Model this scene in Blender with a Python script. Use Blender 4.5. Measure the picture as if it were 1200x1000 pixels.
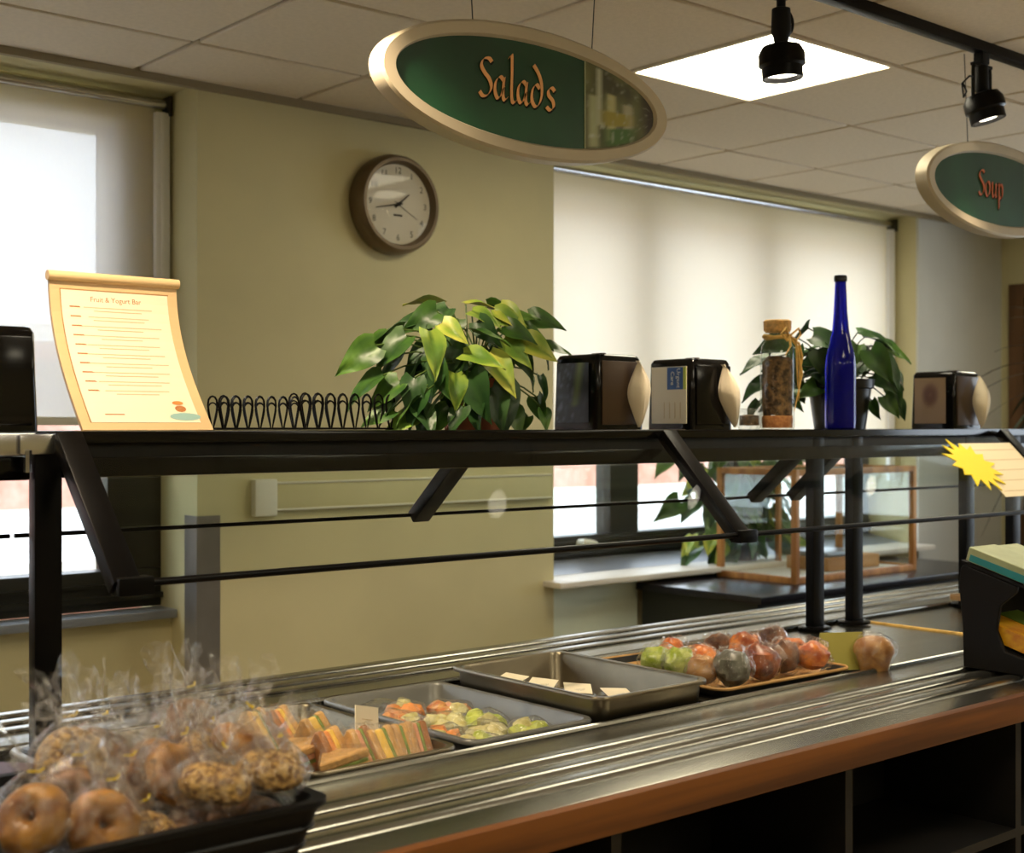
import bpy, bmesh, math, random
from mathutils import Vector, Matrix, Euler, noise
for o in list(bpy.data.objects): bpy.data.objects.remove(o)
R = math.radians; PI = math.pi
random.seed(11)
scene = bpy.context.scene
col = scene.collection

# ---------------------------------------------------------------- camera, sky, exposure
FPX = 1585.0; YAW = math.atan(1358/1585); EYE = 1.5
cam = bpy.data.cameras.new('camera'); cam_o = bpy.data.objects.new('camera', cam); col.objects.link(cam_o)
cam.sensor_width = 36; cam.lens = 36*FPX/1200
cam_o.location = (0, 0, EYE); cam_o.rotation_euler = (R(90), 0, -YAW)
cam.dof.use_dof = True; cam.dof.focus_distance = 2.95; cam.dof.aperture_fstop = 4.5
cam.clip_start = .05
scene.camera = cam_o
scene.view_settings.view_transform = 'Standard'; scene.view_settings.look = 'None'
scene.view_settings.gamma = 1; scene.view_settings.use_curve_mapping = False
scene.view_settings.exposure = 0.0
scene.cycles.transparent_max_bounces = 48; scene.cycles.max_bounces = 14
world = bpy.data.worlds.new('overcast_sky'); scene.world = world; world.use_nodes = True
bg = world.node_tree.nodes['Background']; bg.inputs[0].default_value = (.83, .90, 1.0, 1); bg.inputs[1].default_value = 5.2
PANEL = 15.0            # ceiling light panel radiance
SPOT = 36.0            # track lamp power
WARM = (1.0, .80, .56)

_s, _c = math.sin(YAW), math.cos(YAW)
def at(u, v, X=None, Y=None, Z=None):
    """a point of the place seen at pixel (u, v), on the plane X=, Y= or Z="""
    t = (u-600)/FPX; s = (500-v)/FPX
    dx, dy = _s+_c*t, _c-_s*t
    if Y is not None: d = Y/dy
    elif X is not None: d = X/dx
    else: d = (Z-EYE)/s
    return Vector((dx*d, dy*d, EYE+s*d))

# ---------------------------------------------------------------- materials
def lin(h):
    if isinstance(h, str):
        h = h.lstrip('#'); c = [int(h[i:i+2], 16)/255 for i in (0, 2, 4)]
        return tuple(x/12.92 if x <= .04045 else ((x+.055)/1.055)**2.4 for x in c)
    return tuple(h)
M = {}
def mat(name, color, rough=.6, metal=0., var=.0, vscale=20., bump=0., bscale=80., stretch=(1,1,1), spec=.5, color2=None,
        emit=None, estr=0., coat=0., trans=0., ior=1.45):
    m = bpy.data.materials.new(name); m.use_nodes = True
    nt = m.node_tree; b = nt.nodes['Principled BSDF']
    c = lin(color)
    b.inputs['Base Color'].default_value = (*c, 1); b.inputs['Roughness'].default_value = rough
    b.inputs['Metallic'].default_value = metal; b.inputs['Specular IOR Level'].default_value = spec
    b.inputs['Coat Weight'].default_value = coat; b.inputs['Transmission Weight'].default_value = trans
    b.inputs['IOR'].default_value = ior
    if emit is not None:
        b.inputs['Emission Color'].default_value = (*lin(emit), 1); b.inputs['Emission Strength'].default_value = estr
    if var or color2 or bump:
        tc = nt.nodes.new('ShaderNodeTexCoord'); mp = nt.nodes.new('ShaderNodeMapping')
        mp.inputs['Scale'].default_value = stretch
        nt.links.new(tc.outputs['Object'], mp.inputs['Vector'])
    if var or color2:
        n = nt.nodes.new('ShaderNodeTexNoise'); n.inputs['Scale'].default_value = vscale; n.inputs['Detail'].default_value = 4
        nt.links.new(mp.outputs[0], n.inputs['Vector'])
        r = nt.nodes.new('ShaderNodeValToRGB')
        a = lin(color2) if color2 else tuple(x*(1-var) for x in c)
        z = c if color2 else tuple(min(1, x*(1+var)) for x in c)
        r.color_ramp.elements[0].position = .38; r.color_ramp.elements[0].color = (*a, 1)
        r.color_ramp.elements[1].position = .62; r.color_ramp.elements[1].color = (*z, 1)
        nt.links.new(n.outputs['Fac'], r.inputs[0]); nt.links.new(r.outputs[0], b.inputs['Base Color'])
    if bump:
        n2 = nt.nodes.new('ShaderNodeTexNoise'); n2.inputs['Scale'].default_value = bscale; n2.inputs['Detail'].default_value = 3
        nt.links.new(mp.outputs[0], n2.inputs['Vector'])
        bp = nt.nodes.new('ShaderNodeBump'); bp.inputs['Strength'].default_value = bump; bp.inputs['Distance'].default_value = .01
        nt.links.new(n2.outputs['Fac'], bp.inputs['Height']); nt.links.new(bp.outputs[0], b.inputs['Normal'])
    M[name] = m; return m
def mat_pane(name, tint=(1, 1, 1), ior=1.45, rough=.0, milk=0., milkcol=(.9, .9, .9)):
    m = bpy.data.materials.new(name); m.use_nodes = True; nt = m.node_tree; nt.nodes.clear()
    out = nt.nodes.new('ShaderNodeOutputMaterial'); tr = nt.nodes.new('ShaderNodeBsdfTransparent'); tr.inputs[0].default_value = (*tint, 1)
    gl = nt.nodes.new('ShaderNodeBsdfGlossy'); gl.inputs['Roughness'].default_value = rough
    fr = nt.nodes.new('ShaderNodeFresnel'); ge = nt.nodes.new('ShaderNodeNewGeometry'); im = nt.nodes.new('ShaderNodeMapRange')   # thin sheet: same reflectance from either side
    im.inputs[3].default_value = ior; im.inputs[4].default_value = 1/ior
    nt.links.new(ge.outputs['Backfacing'], im.inputs[0]); nt.links.new(im.outputs[0], fr.inputs[0])
    mx = nt.nodes.new('ShaderNodeMixShader'); nt.links.new(fr.outputs[0], mx.inputs[0])
    base = tr
    if milk:
        df = nt.nodes.new('ShaderNodeBsdfDiffuse'); df.inputs[0].default_value = (*milkcol, 1)
        ts = nt.nodes.new('ShaderNodeBsdfTranslucent'); ts.inputs[0].default_value = (*milkcol, 1)
        ad = nt.nodes.new('ShaderNodeMixShader'); nt.links.new(df.outputs[0], ad.inputs[1]); nt.links.new(ts.outputs[0], ad.inputs[2])
        m2 = nt.nodes.new('ShaderNodeMixShader'); 
        tc = nt.nodes.new('ShaderNodeTexCoord'); nz = nt.nodes.new('ShaderNodeTexNoise'); nz.inputs['Scale'].default_value = 45; nz.inputs['Detail'].default_value = 4
        nt.links.new(tc.outputs['Object'], nz.inputs['Vector'])
        mr = nt.nodes.new('ShaderNodeMapRange'); mr.inputs[1].default_value = .50; mr.inputs[2].default_value = .74; mr.inputs[3].default_value = milk*.08; mr.inputs[4].default_value = milk*2.2; nz.inputs['Distortion'].default_value = 1.2
        nt.links.new(nz.outputs['Fac'], mr.inputs[0]); nt.links.new(mr.outputs[0], m2.inputs[0])
        nt.links.new(tr.outputs[0], m2.inputs[1]); nt.links.new(ad.outputs[0], m2.inputs[2]); base = m2
        bp = nt.nodes.new('ShaderNodeBump'); bp.inputs['Strength'].default_value = .7; bp.inputs['Distance'].default_value = .010
        nt.links.new(nz.outputs['Fac'], bp.inputs['Height']); nt.links.new(bp.outputs[0], gl.inputs['Normal'])
    nt.links.new(base.outputs[0], mx.inputs[1]); nt.links.new(gl.outputs[0], mx.inputs[2]); nt.links.new(mx.outputs[0], out.inputs[0])
    M[name] = m; return m
def mat_vcol(name, rough=.45):
    m = mat(name, '808080', rough); nt = m.node_tree
    a = nt.nodes.new('ShaderNodeVertexColor'); a.layer_name = 'print'
    nt.links.new(a.outputs[0], nt.nodes['Principled BSDF'].inputs['Base Color']); return m
def mat_blind(name, colr, transl, see=.2):
    m = bpy.data.materials.new(name); m.use_nodes = True; nt = m.node_tree; nt.nodes.clear()
    out = nt.nodes.new('ShaderNodeOutputMaterial'); df = nt.nodes.new('ShaderNodeBsdfDiffuse'); ts = nt.nodes.new('ShaderNodeBsdfTranslucent')
    tc = nt.nodes.new('ShaderNodeTexCoord'); w = nt.nodes.new('ShaderNodeTexNoise'); w.inputs['Scale'].default_value = 300
    mp = nt.nodes.new('ShaderNodeMapping'); mp.inputs['Scale'].default_value = (1, 1, .2); nt.links.new(tc.outputs['Object'], mp.inputs[0]); nt.links.new(mp.outputs[0], w.inputs['Vector'])
    r = nt.nodes.new('ShaderNodeValToRGB'); c = lin(colr)
    r.color_ramp.elements[0].color = (*[x*.93 for x in c], 1); r.color_ramp.elements[1].color = (*c, 1)
    nt.links.new(w.outputs['Fac'], r.inputs[0]); nt.links.new(r.outputs[0], df.inputs[0]); ts.inputs[0].default_value = (*transl, 1)
    mx = nt.nodes.new('ShaderNodeAddShader'); nt.links.new(df.outputs[0], mx.inputs[0]); nt.links.new(ts.outputs[0], mx.inputs[1])
    tr = nt.nodes.new('ShaderNodeBsdfTransparent'); m2 = nt.nodes.new('ShaderNodeMixShader'); m2.inputs[0].default_value = see
    nt.links.new(mx.outputs[0], m2.inputs[1]); nt.links.new(tr.outputs[0], m2.inputs[2])
    nt.links.new(m2.outputs[0], out.inputs[0]); M[name] = m; return m

mat('wall', 'c8bf94', .75, var=.03, vscale=3, bump=.04, bscale=220)
mat('wall_daylit', 'c4c4bc', .75, var=.03, vscale=3)  # wall tone with cool daylight put into the colour
mat('wall_daylit_green', 'dbe6d6', .7, var=.03, vscale=3)  # pale green for daylight falling on the wall below the sill
mat('tile', 'd6c9b4', .9, var=.03, vscale=60, bump=.15, bscale=160)
mat('grid', '8f8368', .7)
mat('floor', 'b5a283', .5, var=.1, vscale=4)
mat('frame_dark', '2e2d26', .4, metal=.2)
mat('sill_white', 'd8d2c6', .45, var=.03, vscale=8)
mat('sill_grey', '8a8e94', .35, metal=.3)
mat('track_white', 'f2f2f4', .35)
mat('black_gloss', '090808', .14, spec=.35, var=.15, vscale=9)
mat('black_metal', '080707', .33, spec=.14, var=.15, vscale=14)
mat('black_matte', '0a0909', .6, spec=.25)
mat('steel', '9c9a92', .27, metal=1, var=.07, vscale=16, stretch=(.08, 1, 1))
mat('steel_pan', '7d7462', .33, metal=1, var=.10, vscale=9)
mat('steel_bright', 'c9c9cc', .22, metal=1, var=.06, vscale=12)
mat('pan_grey', '7b7a75', .4, metal=.5, var=.06, vscale=10)
mat('guard', '8f8a84', .35, metal=.6, var=.08, vscale=6)
mat('well', '3a372f', .5, metal=.7)
mat('wood_edge', '7c4812', .55, color2='502a08', vscale=16, stretch=(.06, 1.5, 1.5))
mat('wood_case', 'b8803e', .45, color2='8c5a26', vscale=14, stretch=(1, 1, .12))
mat('wood_light', 'c79a63', .55, color2='a97a48', vscale=12, stretch=(.1, 1, 1))
mat('wood_front', '8a7560', .6, color2='6f5b48', vscale=10, stretch=(.1, 1, 1))
mat('door_brown', '6b4a2c', .5, color2='53381f', vscale=10, stretch=(1, 1, .1))
mat('under', '0f0b08', .6, var=.2, vscale=6)
mat('cab_dark', '1e211b', .45)
mat('cab_top', '1d1c22', .25)
mat('sign_rim', 'b3a78f', .45, metal=.15, var=.04, vscale=9)
mat('sign_green', '1d4f30', .35, color2='123622', vscale=2.5)
mat('sign_orange', 'e9a86a', .5, var=.05)
mat('sign_red', 'c0602c', .5)
mat_vcol('print'); mat_vcol('leafprint', .4)
mat('clock_rim', '6a5a44', .4, metal=.35, var=.06)
mat('clock_face', 'cfc7b2', .6); mat('ink', '2a261e', .6); mat('ink_faint', 'd2bd92', .7); mat('ink_title', 'b8763c', .7)
mat('paper', 'fbf0d2', .55); mat('frame_wood', 'e6c492', .45, var=.04, vscale=9, stretch=(.2, 1, 1))
mat('white_card', 'e8dcc0', .6); mat('blue_print', '27528f', .5); mat('lime_print', 'b7c24a', .5); mat('white_print', 'f2f0e8', .5)
mat('napkin', 'e9dcc2', .85, bump=.1, bscale=60)
mat('brown_plate', '4a3a2c', .3, metal=.3)
mat('cobalt', '1a1eb0', .06, trans=.55, ior=1.3, spec=.6)
mat('cork', 'd6a866', .8, var=.2, vscale=90, bump=.2)
mat('raffia', 'e0b664', .7, var=.15, vscale=50)
mat('jar_fill', '7a5c36', .7, color2='33220f', vscale=60, bump=.6, bscale=60)
mat('jar_base', 'c98a50', .7, color2='a8683a', vscale=80)
mat('clay', '8a4a2a', .7, var=.15, vscale=20); mat('soil', '2a1c12', .95, bump=.5)
mat('pot_black', '0f0e0d', .35); mat('stem', '4c6428', .5); mat('stem_dark', '2c3818', .5); mat('bark', '6a5236', .9, bump=.4)
mat('dracaena', '1c2612', .4)
mat('plastic_white', 'd8d4c4', .5)
mat('yellow_card', 'f2d716', .5); mat('list_card', 'e8d8b4', .55)
mat('maroon', '3a1016', .5, var=.1); mat('pink_edge', 'b98a78', .5)
mat('teal', '1f7f86', .4); mat('sage', '9aa27c', .5, var=.08); mat('pale_teal', '9fc4bd', .5); mat('yellow_pack', 'e8b020', .35, color2='c87a18', vscale=30)
mat('green_pack', '6f8a34', .4); mat('olive_card', '9a9440', .5); mat('tray_tan', 'b98f54', .5, var=.1); mat('tray_dark', '1b1916', .4)
mat('bread', 'c69a5c', .8, var=.12, vscale=70, bump=.3); mat('crust', '9a6430', .7, var=.15, vscale=40)
mat('egg', 'e8bf56', .6, var=.1, vscale=50); mat('lettuce', '7f8f40', .5, var=.2, vscale=60); mat('carrot', 'e0904a', .5, var=.12, vscale=40); mat('ham', 'd89a72', .5, var=.08)
mat('bagel_plain', 'ad7a30', .45, color2='744614', vscale=22, bump=.25, bscale=60)
mat('bagel_seed', 'c9a25a', .6, color2='6a4620', vscale=110, bump=.6, bscale=120)
mat('bagel_dark', '84592c', .5, color2='4c2a10', vscale=50, bump=.4, bscale=90)
mat('tie_yellow', 'e8c81c', .4)
mat('melon', 'c9d06a', .35, color2='a6b23c', vscale=35); mat('fruit_mix', 'd8a86a', .4, color2='b86a3c', vscale=40); mat('fruit_pale', 'd6cf9a', .4, color2='bdb06a', vscale=45)
mat('f_green', 'c8cf72', .35, color2='8a9a2a', vscale=34); mat('f_orange', 'e08838', .35, color2='a84c1c', vscale=34); mat('f_red', 'a8603a', .35, color2='5e2614', vscale=30)
mat('f_brown', '8a5c38', .5, color2='4a2814', vscale=26); mat('f_grey', '6a6a5c', .35, color2='4a4638', vscale=30); mat('f_tan', 'b88a4c', .5, color2='8a5a2c', vscale=26)
mat('lamp_glow', 'ffffff', .5, emit=(1.0, .90, .72), estr=9)
mat('diffuser', 'ffffff', .6, emit=(1.0, .91, .68), estr=PANEL)
mat('brick_pink', 'c69585', .8, color2='b5806e', vscale=6); mat('pavement', 'd6d4d0', .8, var=.05); mat('ext_white', 'ece9e4', .7)
mat_pane('glass', (.96, .98, .965), ior=1.15); mat_pane('window_glass', (.96, .98, .98)); mat_pane('jar_glass', (.96, .98, .96), rough=.02); mat_pane('clock_glass', (1, 1, 1), ior=1.25)
mat_pane('film', (.995, .995, .995), ior=1.5, rough=.07, milk=.13, milkcol=(.92, .9, .86)); mat_pane('film_thin', (.995, .995, .995), ior=1.5, rough=.07, milk=.10)
mat_pane('clear_plastic', (.95, .96, .96), ior=1.5, rough=.08, milk=.08)
mat_blind('blind_left', 'd2c6a0', (.31, .32, .35), .32); mat_blind('blind_right', 'b0a890', (.54, .52, .49), .06)

# ---------------------------------------------------------------- mesh helpers
class MB:
    def __init__(s): s.v = []; s.f = []; s.c = None
    def add(s, vs, fs):
        o = len(s.v); s.v += [tuple(p) for p in vs]; s.f += [tuple(i+o for i in q) for q in fs]; return s
    def box(s, x0, x1, y0, y1, z0, z1, m=None):
        vs = [Vector((x, y, z)) for z in (z0, z1) for y in (y0, y1) for x in (x0, x1)]
        if m is not None: vs = [m @ p for p in vs]
        return s.add(vs, [(0, 2, 3, 1), (4, 5, 7, 6), (0, 1, 5, 4), (2, 6, 7, 3), (0, 4, 6, 2), (1, 3, 7, 5)])
    def beam(s, a, b, w, h, up=(0, 0, 1)):
        a = Vector(a); b = Vector(b); d = (b-a).normalized(); x = d.cross(Vector(up)).normalized(); y = x.cross(d)
        vs = [p+x*sx*w/2+y*sy*h/2 for p in (a, b) for sy in (-1, 1) for sx in (-1, 1)]
        return s.add(vs, [(0, 2, 3, 1), (4, 5, 7, 6), (0, 1, 5, 4), (2, 6, 7, 3), (0, 4, 6, 2), (1, 3, 7, 5)])
    def loft(s, rings, cap0=True, cap1=True, closed=False):
        n = len(rings[0]); o = len(s.v)
        for r in rings: s.v += [tuple(p) for p in r]
        k = len(rings)
        for i in range(k if closed else k-1):
            a = o+i*n; b = o+((i+1) % k)*n
            for j in range(n): s.f.append((a+j, a+(j+1) % n, b+(j+1) % n, b+j))
        if cap0 and not closed: s.f.append(tuple(o+j for j in reversed(range(n))))
        if cap1 and not closed: s.f.append(tuple(o+(k-1)*n+j for j in range(n)))
        return s
    def tube(s, pts, r, seg=8, closed=False):
        pts = [Vector(p) for p in pts]; n = len(pts); rings = []; prev = None
        for i, p in enumerate(pts):
            if closed: d = pts[(i+1) % n]-pts[i-1]
            else: d = pts[min(i+1, n-1)]-pts[max(i-1, 0)]
            d.normalize()
            if prev is None:
                prev = d.orthogonal().normalized()
            x = (prev-d*prev.dot(d)); x = x.normalized() if x.length > 1e-6 else d.orthogonal().normalized(); prev = x; y = d.cross(x)
            rr = r[i] if isinstance(r, (list, tuple)) else r
            rings.append([p+(x*math.cos(2*PI*k/seg)+y*math.sin(2*PI*k/seg))*rr for k in range(seg)])
        return s.loft(rings, closed=closed)
    def lathe(s, prof, c=(0, 0, 0), seg=24, cap0=True, cap1=True, fn=None):
        c = Vector(c)
        return s.loft([[c+Vector((r*math.cos(2*PI*k/seg), r*math.sin(2*PI*k/seg), z))*1.0 + (fn(r, z, 2*PI*k/seg) if fn else Vector()) for k in range(seg)] for r, z in prof], cap0, cap1)
    def prism(s, poly, a, b, axis='X', m=None):
        def P(p, t):
            q = {'X': (t, p[0], p[1]), 'Y': (p[0], t, p[1]), 'Z': (p[0], p[1], t)}[axis]; q = Vector(q); return m @ q if m is not None else q
        return s.loft([[P(p, a) for p in poly], [P(p, b) for p in poly]])
    def grid(s, nu, nv, fn, colfn=None):
        o = len(s.v)
        if colfn and s.c is None: s.c = []
        for j in range(nv+1):
            for i in range(nu+1):
                s.v.append(tuple(fn(i/nu, j/nv)))
                if colfn: s.c.append(colfn(i/nu, j/nv))
        for j in range(nv):
            for i in range(nu):
                a = o+j*(nu+1)+i; s.f.append((a, a+1, a+nu+2, a+nu+1))
        return s
    def build(s, name, m, parent=None, smooth=False, bevel=0., loc=None, rot=None, fix=True, ang=40, seg=2):
        me = bpy.data.meshes.new(name); me.from_pydata(s.v, [], s.f); 
        if s.c:
            a = me.color_attributes.new('print', 'FLOAT_COLOR', 'POINT')
            for i, c in enumerate(s.c): a.data[i].color = (*c, 1)
        if fix or bevel:
            bm = bmesh.new(); bm.from_mesh(me)
            if bevel:
                bmesh.ops.bevel(bm, geom=list(bm.edges), offset=bevel, segments=seg, profile=.6, affect='EDGES', clamp_overlap=True)
            if fix: bmesh.ops.recalc_face_normals(bm, faces=bm.faces)
            bm.to_mesh(me); bm.free()
        me.materials.append(M[m] if isinstance(m, str) else m)
        if smooth or bevel:
            me.shade_smooth(); me.set_sharp_from_angle(angle=R(ang))
        o = bpy.data.objects.new(name, me); col.objects.link(o)
        if parent is not None: o.parent = parent
        if loc is not None: o.location = loc
        if rot is not None: o.rotation_euler = rot
        return o
def box(name, m, dims, parent=None, bevel=0., **k): return MB().box(*dims).build(name, m, parent, bevel=bevel, **k)
def tag(o, label=None, cat=None, group=None, kind=None):
    if label: o['label'] = label
    if cat: o['category'] = cat
    if group: o['group'] = group
    if kind: o['kind'] = kind
    return o
def thing(name, label, cat, loc=(0, 0, 0), rz=0., group=None):
    o = bpy.data.objects.new(name, None); col.objects.link(o); o.location = loc; o.rotation_euler = (0, 0, rz); o.empty_display_size = .05
    return tag(o, label, cat, group)
def struct(name):
    o = bpy.data.objects.new(name, None); col.objects.link(o); o.empty_display_size = .05; o['kind'] = 'structure'; return o
def dup(root, loc, rz=0., label=None):
    r = root.copy(); col.objects.link(r); r.location = loc; r.rotation_euler = (0, 0, rz)
    if label: r['label'] = label
    for ch in list(root.children):
        c = ch.copy(); col.objects.link(c); c.parent = r
        for g in list(ch.children):
            d = g.copy(); col.objects.link(d); d.parent = c
    return r
def share(name, me, parent, loc=(0, 0, 0), rot=(0, 0, 0), sc=(1, 1, 1), matrix=None):
    o = bpy.data.objects.new(name, me); col.objects.link(o); o.parent = parent
    if matrix is not None: o.matrix_local = matrix
    else: o.location = loc; o.rotation_euler = rot; o.scale = sc
    return o
def text(name, body, size, m, parent, fn, sx=1.):
    cu = bpy.data.curves.new('t', 'FONT'); cu.body = body; cu.size = size; cu.align_x = 'CENTER'; cu.align_y = 'CENTER'; cu.resolution_u = 2
    t = bpy.data.objects.new('t', cu); col.objects.link(t)
    me = bpy.data.meshes.new_from_object(t.evaluated_get(bpy.context.evaluated_depsgraph_get()))
    bpy.data.objects.remove(t); bpy.data.curves.remove(cu)
    for v in me.vertices: v.co = fn(v.co.x*sx, v.co.y)
    me.materials.clear(); me.materials.append(M[m]); me.name = name
    o = bpy.data.objects.new(name, me); col.objects.link(o); o.parent = parent; return o
def rrect(hw, hl, r, z, n=4, c=(0, 0)):
    out = []
    for cx, cy, a0 in ((hw-r, hl-r, 0), (-hw+r, hl-r, 90), (-hw+r, -hl+r, 180), (hw-r, -hl+r, 270)):
        for k in range(n+1):
            a = R(a0+90*k/n); out.append(Vector((c[0]+cx+r*math.cos(a), c[1]+cy+r*math.sin(a), z)))
    return out

# ---------------------------------------------------------------- the room shell
CEIL = 2.67; WY = 4.19; XL, XR, YB = -4.0, 7.4, -4.0
fl = MB().box(XL, XR, YB, 4.7, -.1, 0).build('floor', 'floor'); fl['kind'] = 'structure'
ce = MB().box(XL, XR, YB, WY, CEIL+.012, CEIL+.1).build('ceiling', 'grid'); ce['kind'] = 'structure'
GX, GY, GS = 1.95, 3.14, .62
lights = [(3.19, 2.52), (5.67, 2.52), (-1.77, 2.52), (1.95, .04), (4.43, .04), (-.53, .04), (.71, -2.44), (3.19, -2.44), (5.67, -2.44)]
def is_light(x, y): return any(abs(x-a) < .1 and abs(y-b) < .1 for a, b in lights)
def tile_mesh(y1):
    return MB().box(.009, GS-.009, .009, y1-.009, 0, .02)
tm = tile_mesh(GS).build('ceiling_tile', 'tile', ce, bevel=.004, seg=1); tmesh = tm.data; first = True
tp = None
for i in range(-9, 9):
    for j in range(-11, 2):
        x, y = GX+GS*i, GY+GS*j
        if x < XL or x+GS > XR or y < YB or is_light(x, y): continue
        if j == 1:
            if tp is None: tp = tile_mesh(WY-y-.012).build('ceiling_tile', 'tile', ce, bevel=.004, seg=1); tp.location = (x, y, CEIL); continue
            share('ceiling_tile', tp.data, ce, (x, y, CEIL))
        elif first: tm.location = (x, y, CEIL); first = False
        else: share('ceiling_tile', tmesh, ce, (x, y, CEIL))
def panel_light(x, y, label):
    t = thing('ceiling_light', label, 'light', (x, y, CEIL), group='square ceiling light panels')
    fr = MB()
    for a in ((0, GS, 0, .018), (0, GS, GS-.018, GS), (0, .018, .018, GS-.018), (GS-.018, GS, .018, GS-.018)): fr.box(*a, -.004, .02)
    fr.build('frame', 'tile', t)
    box('diffuser', 'diffuser', (.018, GS-.018, .018, GS-.018, .001, .010), t)
for i, (x, y) in enumerate(lights):
    panel_light(x, y, 'bright square light panel set in the ceiling behind the track lamp' if i == 0 else 'square ceiling light panel elsewhere in the room, out of view')
# back wall with two window recesses, a pier between them
wb = MB()
wb.box(2.18, 3.82, WY, 4.62, 0, CEIL+.1)                 # pier between the windows
wb.box(XL, 2.18, 4.38, 4.62, 0, .84)                     # low wall under the near window
wb.box(3.82, 6.53, WY+.02, 4.62, 0, .82)                 # low wall under the far window
wb.box(XL, 2.18, WY, 4.62, CEIL-.005, CEIL+.1)           # soffits
wb.box(3.82, 6.53, WY, 4.62, CEIL-.005, CEIL+.1)
wb.box(XL, 2.18, 4.45, 4.62, 2.535, CEIL+.0)
wb.box(3.82, 6.53, 4.50, 4.62, 2.48, CEIL+.0)
wb.box(6.53, XR+.2, WY+.015, 4.62, 0, CEIL+.1)
wb = wb.build('wall_back', 'wall'); wb['kind'] = 'structure'
wr2 = MB().box(6.53, XR, WY, WY+.015, 0, CEIL).build('wall_pier', 'wall_daylit'); wr2['kind'] = 'structure'  # thin pier face, cool daylight painted in as its colour
tr = MB().box(XL, XR, WY-.022, WY, CEIL-.024, CEIL+.012).build('trim_1', 'grid'); tr['kind'] = 'structure'
wr = MB()                                                 # right wall with a door and an opening for the added window
wr.box(XR, XR+.2, YB, .4, 0, CEIL+.1); wr.box(XR, XR+.2, .4, 3.0, 0, .85); wr.box(XR, XR+.2, .4, 3.0, 2.45, CEIL+.1); wr.box(XR, XR+.2, 3.0, WY, 0, CEIL+.1)
wr = wr.build('wall_right', 'wall'); wr['kind'] = 'structure'
w = MB().box(XL-.2, XL, YB, 4.62, 0, CEIL+.1).build('wall_left', 'wall'); w['kind'] = 'structure'
w = MB().box(XL, XR, YB-.2, YB, 0, CEIL+.1).build('wall_front', 'wall'); w['kind'] = 'structure'
d1 = struct('door_1')
MB().box(XR-.03, XR+.0, 3.16, 4.02, .01, 2.24).build('door_leaf', 'door_brown', d1)
m_ = MB(); m_.box(XR-.045, XR, 3.06, 3.15, 0, 2.33); m_.box(XR-.045, XR, 4.03, 4.12, 0, 2.33); m_.box(XR-.045, XR, 3.15, 4.03, 2.25, 2.33)
m_.build('door_casing', 'door_brown', d1)
MB().tube([(XR-.03, 3.24, 1.02), (XR-.08, 3.24, 1.02), (XR-.08, 3.36, 1.02)], .011).build('door_handle', 'steel_bright', d1, smooth=True)

def window(name, x0, x1, z0, z1, mull, jamb_r=0., jamb_l=0., ya=4.46):
    w = struct(name); yb = ya+.10
    f = MB(); f.box(x0, x1, ya, yb, z0, 1.0); f.box(x0, x1, ya, yb, z1, CEIL-.01)
    f.box(x1-jamb_r, x1, ya, yb, 1.0, z1); f.box(x0, x0+jamb_l, ya, yb, 1.0, z1)
    f.build('frame', 'frame_dark', w, bevel=.004)
    f = MB(); f.box(x0, x1, ya-.018, ya+.0, z0+.03, z0+.05); f.box(x0, x1, ya-.012, ya, z0+.08, z0+.09); f.build('frame_ledge', 'frame_dark', w)
    for a, b in mull: MB().box(a, b, ya, yb, 1.0, z1).build('mullion', 'frame_dark', w, bevel=.006)
    ed = [x0+jamb_l]+[q for m in mull for q in m]+[x1-jamb_r]
    for k in range(0, len(ed), 2): MB().box(ed[k]+.001, ed[k+1]-.001, ya+.045, ya+.053, 1.001, z1-.001).build('pane', 'window_glass', w)
    return w
w1 = window('window_1', XL, 2.18, .865, 2.535, [(-2.2, -2.05), (-.6, -.45), (.75, .9)], jamb_r=.2)
MB().box(XL, 2.178, 4.33, 4.46, .835, .865).build('sill', 'sill_grey', w1, bevel=.004)
w2 = window('window_2', 3.82, 6.53, .885, 2.48, [(4.47, 4.66), (5.36, 5.54)], jamb_r=.1, jamb_l=.02, ya=4.51)
MB().box(3.76, 6.528, 4.08, 4.40, .832, .857).build('sill', 'sill_white', w2, bevel=.006)
MB().prism([(4.30, .858), (4.51, .858), (4.51, .895), (4.49, .895)], 3.822, 6.528).build('sill_stool', 'sill_grey', w2)
MB().tube([(4.26, 4.50, .965), (4.26, 4.47, .965), (4.30, 4.46, .962), (4.34, 4.47, .96)], [.02, .024, .022, .012]).build('latch', 'plastic_white', w2, smooth=True)
w3 = struct('window_added')  # unseen window, added to bring cool daylight onto the pier
f = MB(); f.box(XR+.05, XR+.12, .4, 3.0, .85, .93); f.box(XR+.05, XR+.12, .4, 3.0, 2.37, 2.45)
for a in (.4, 1.65, 2.92): f.box(XR+.05, XR+.12, a, a+.08, .93, 2.37)
f.build('frame', 'frame_dark', w3)
for a, b in ((.481, 1.649), (1.731, 2.919)): MB().box(XR+.08, XR+.088, a, b, .931, 2.369).build('pane', 'window_glass', w3)

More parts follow.
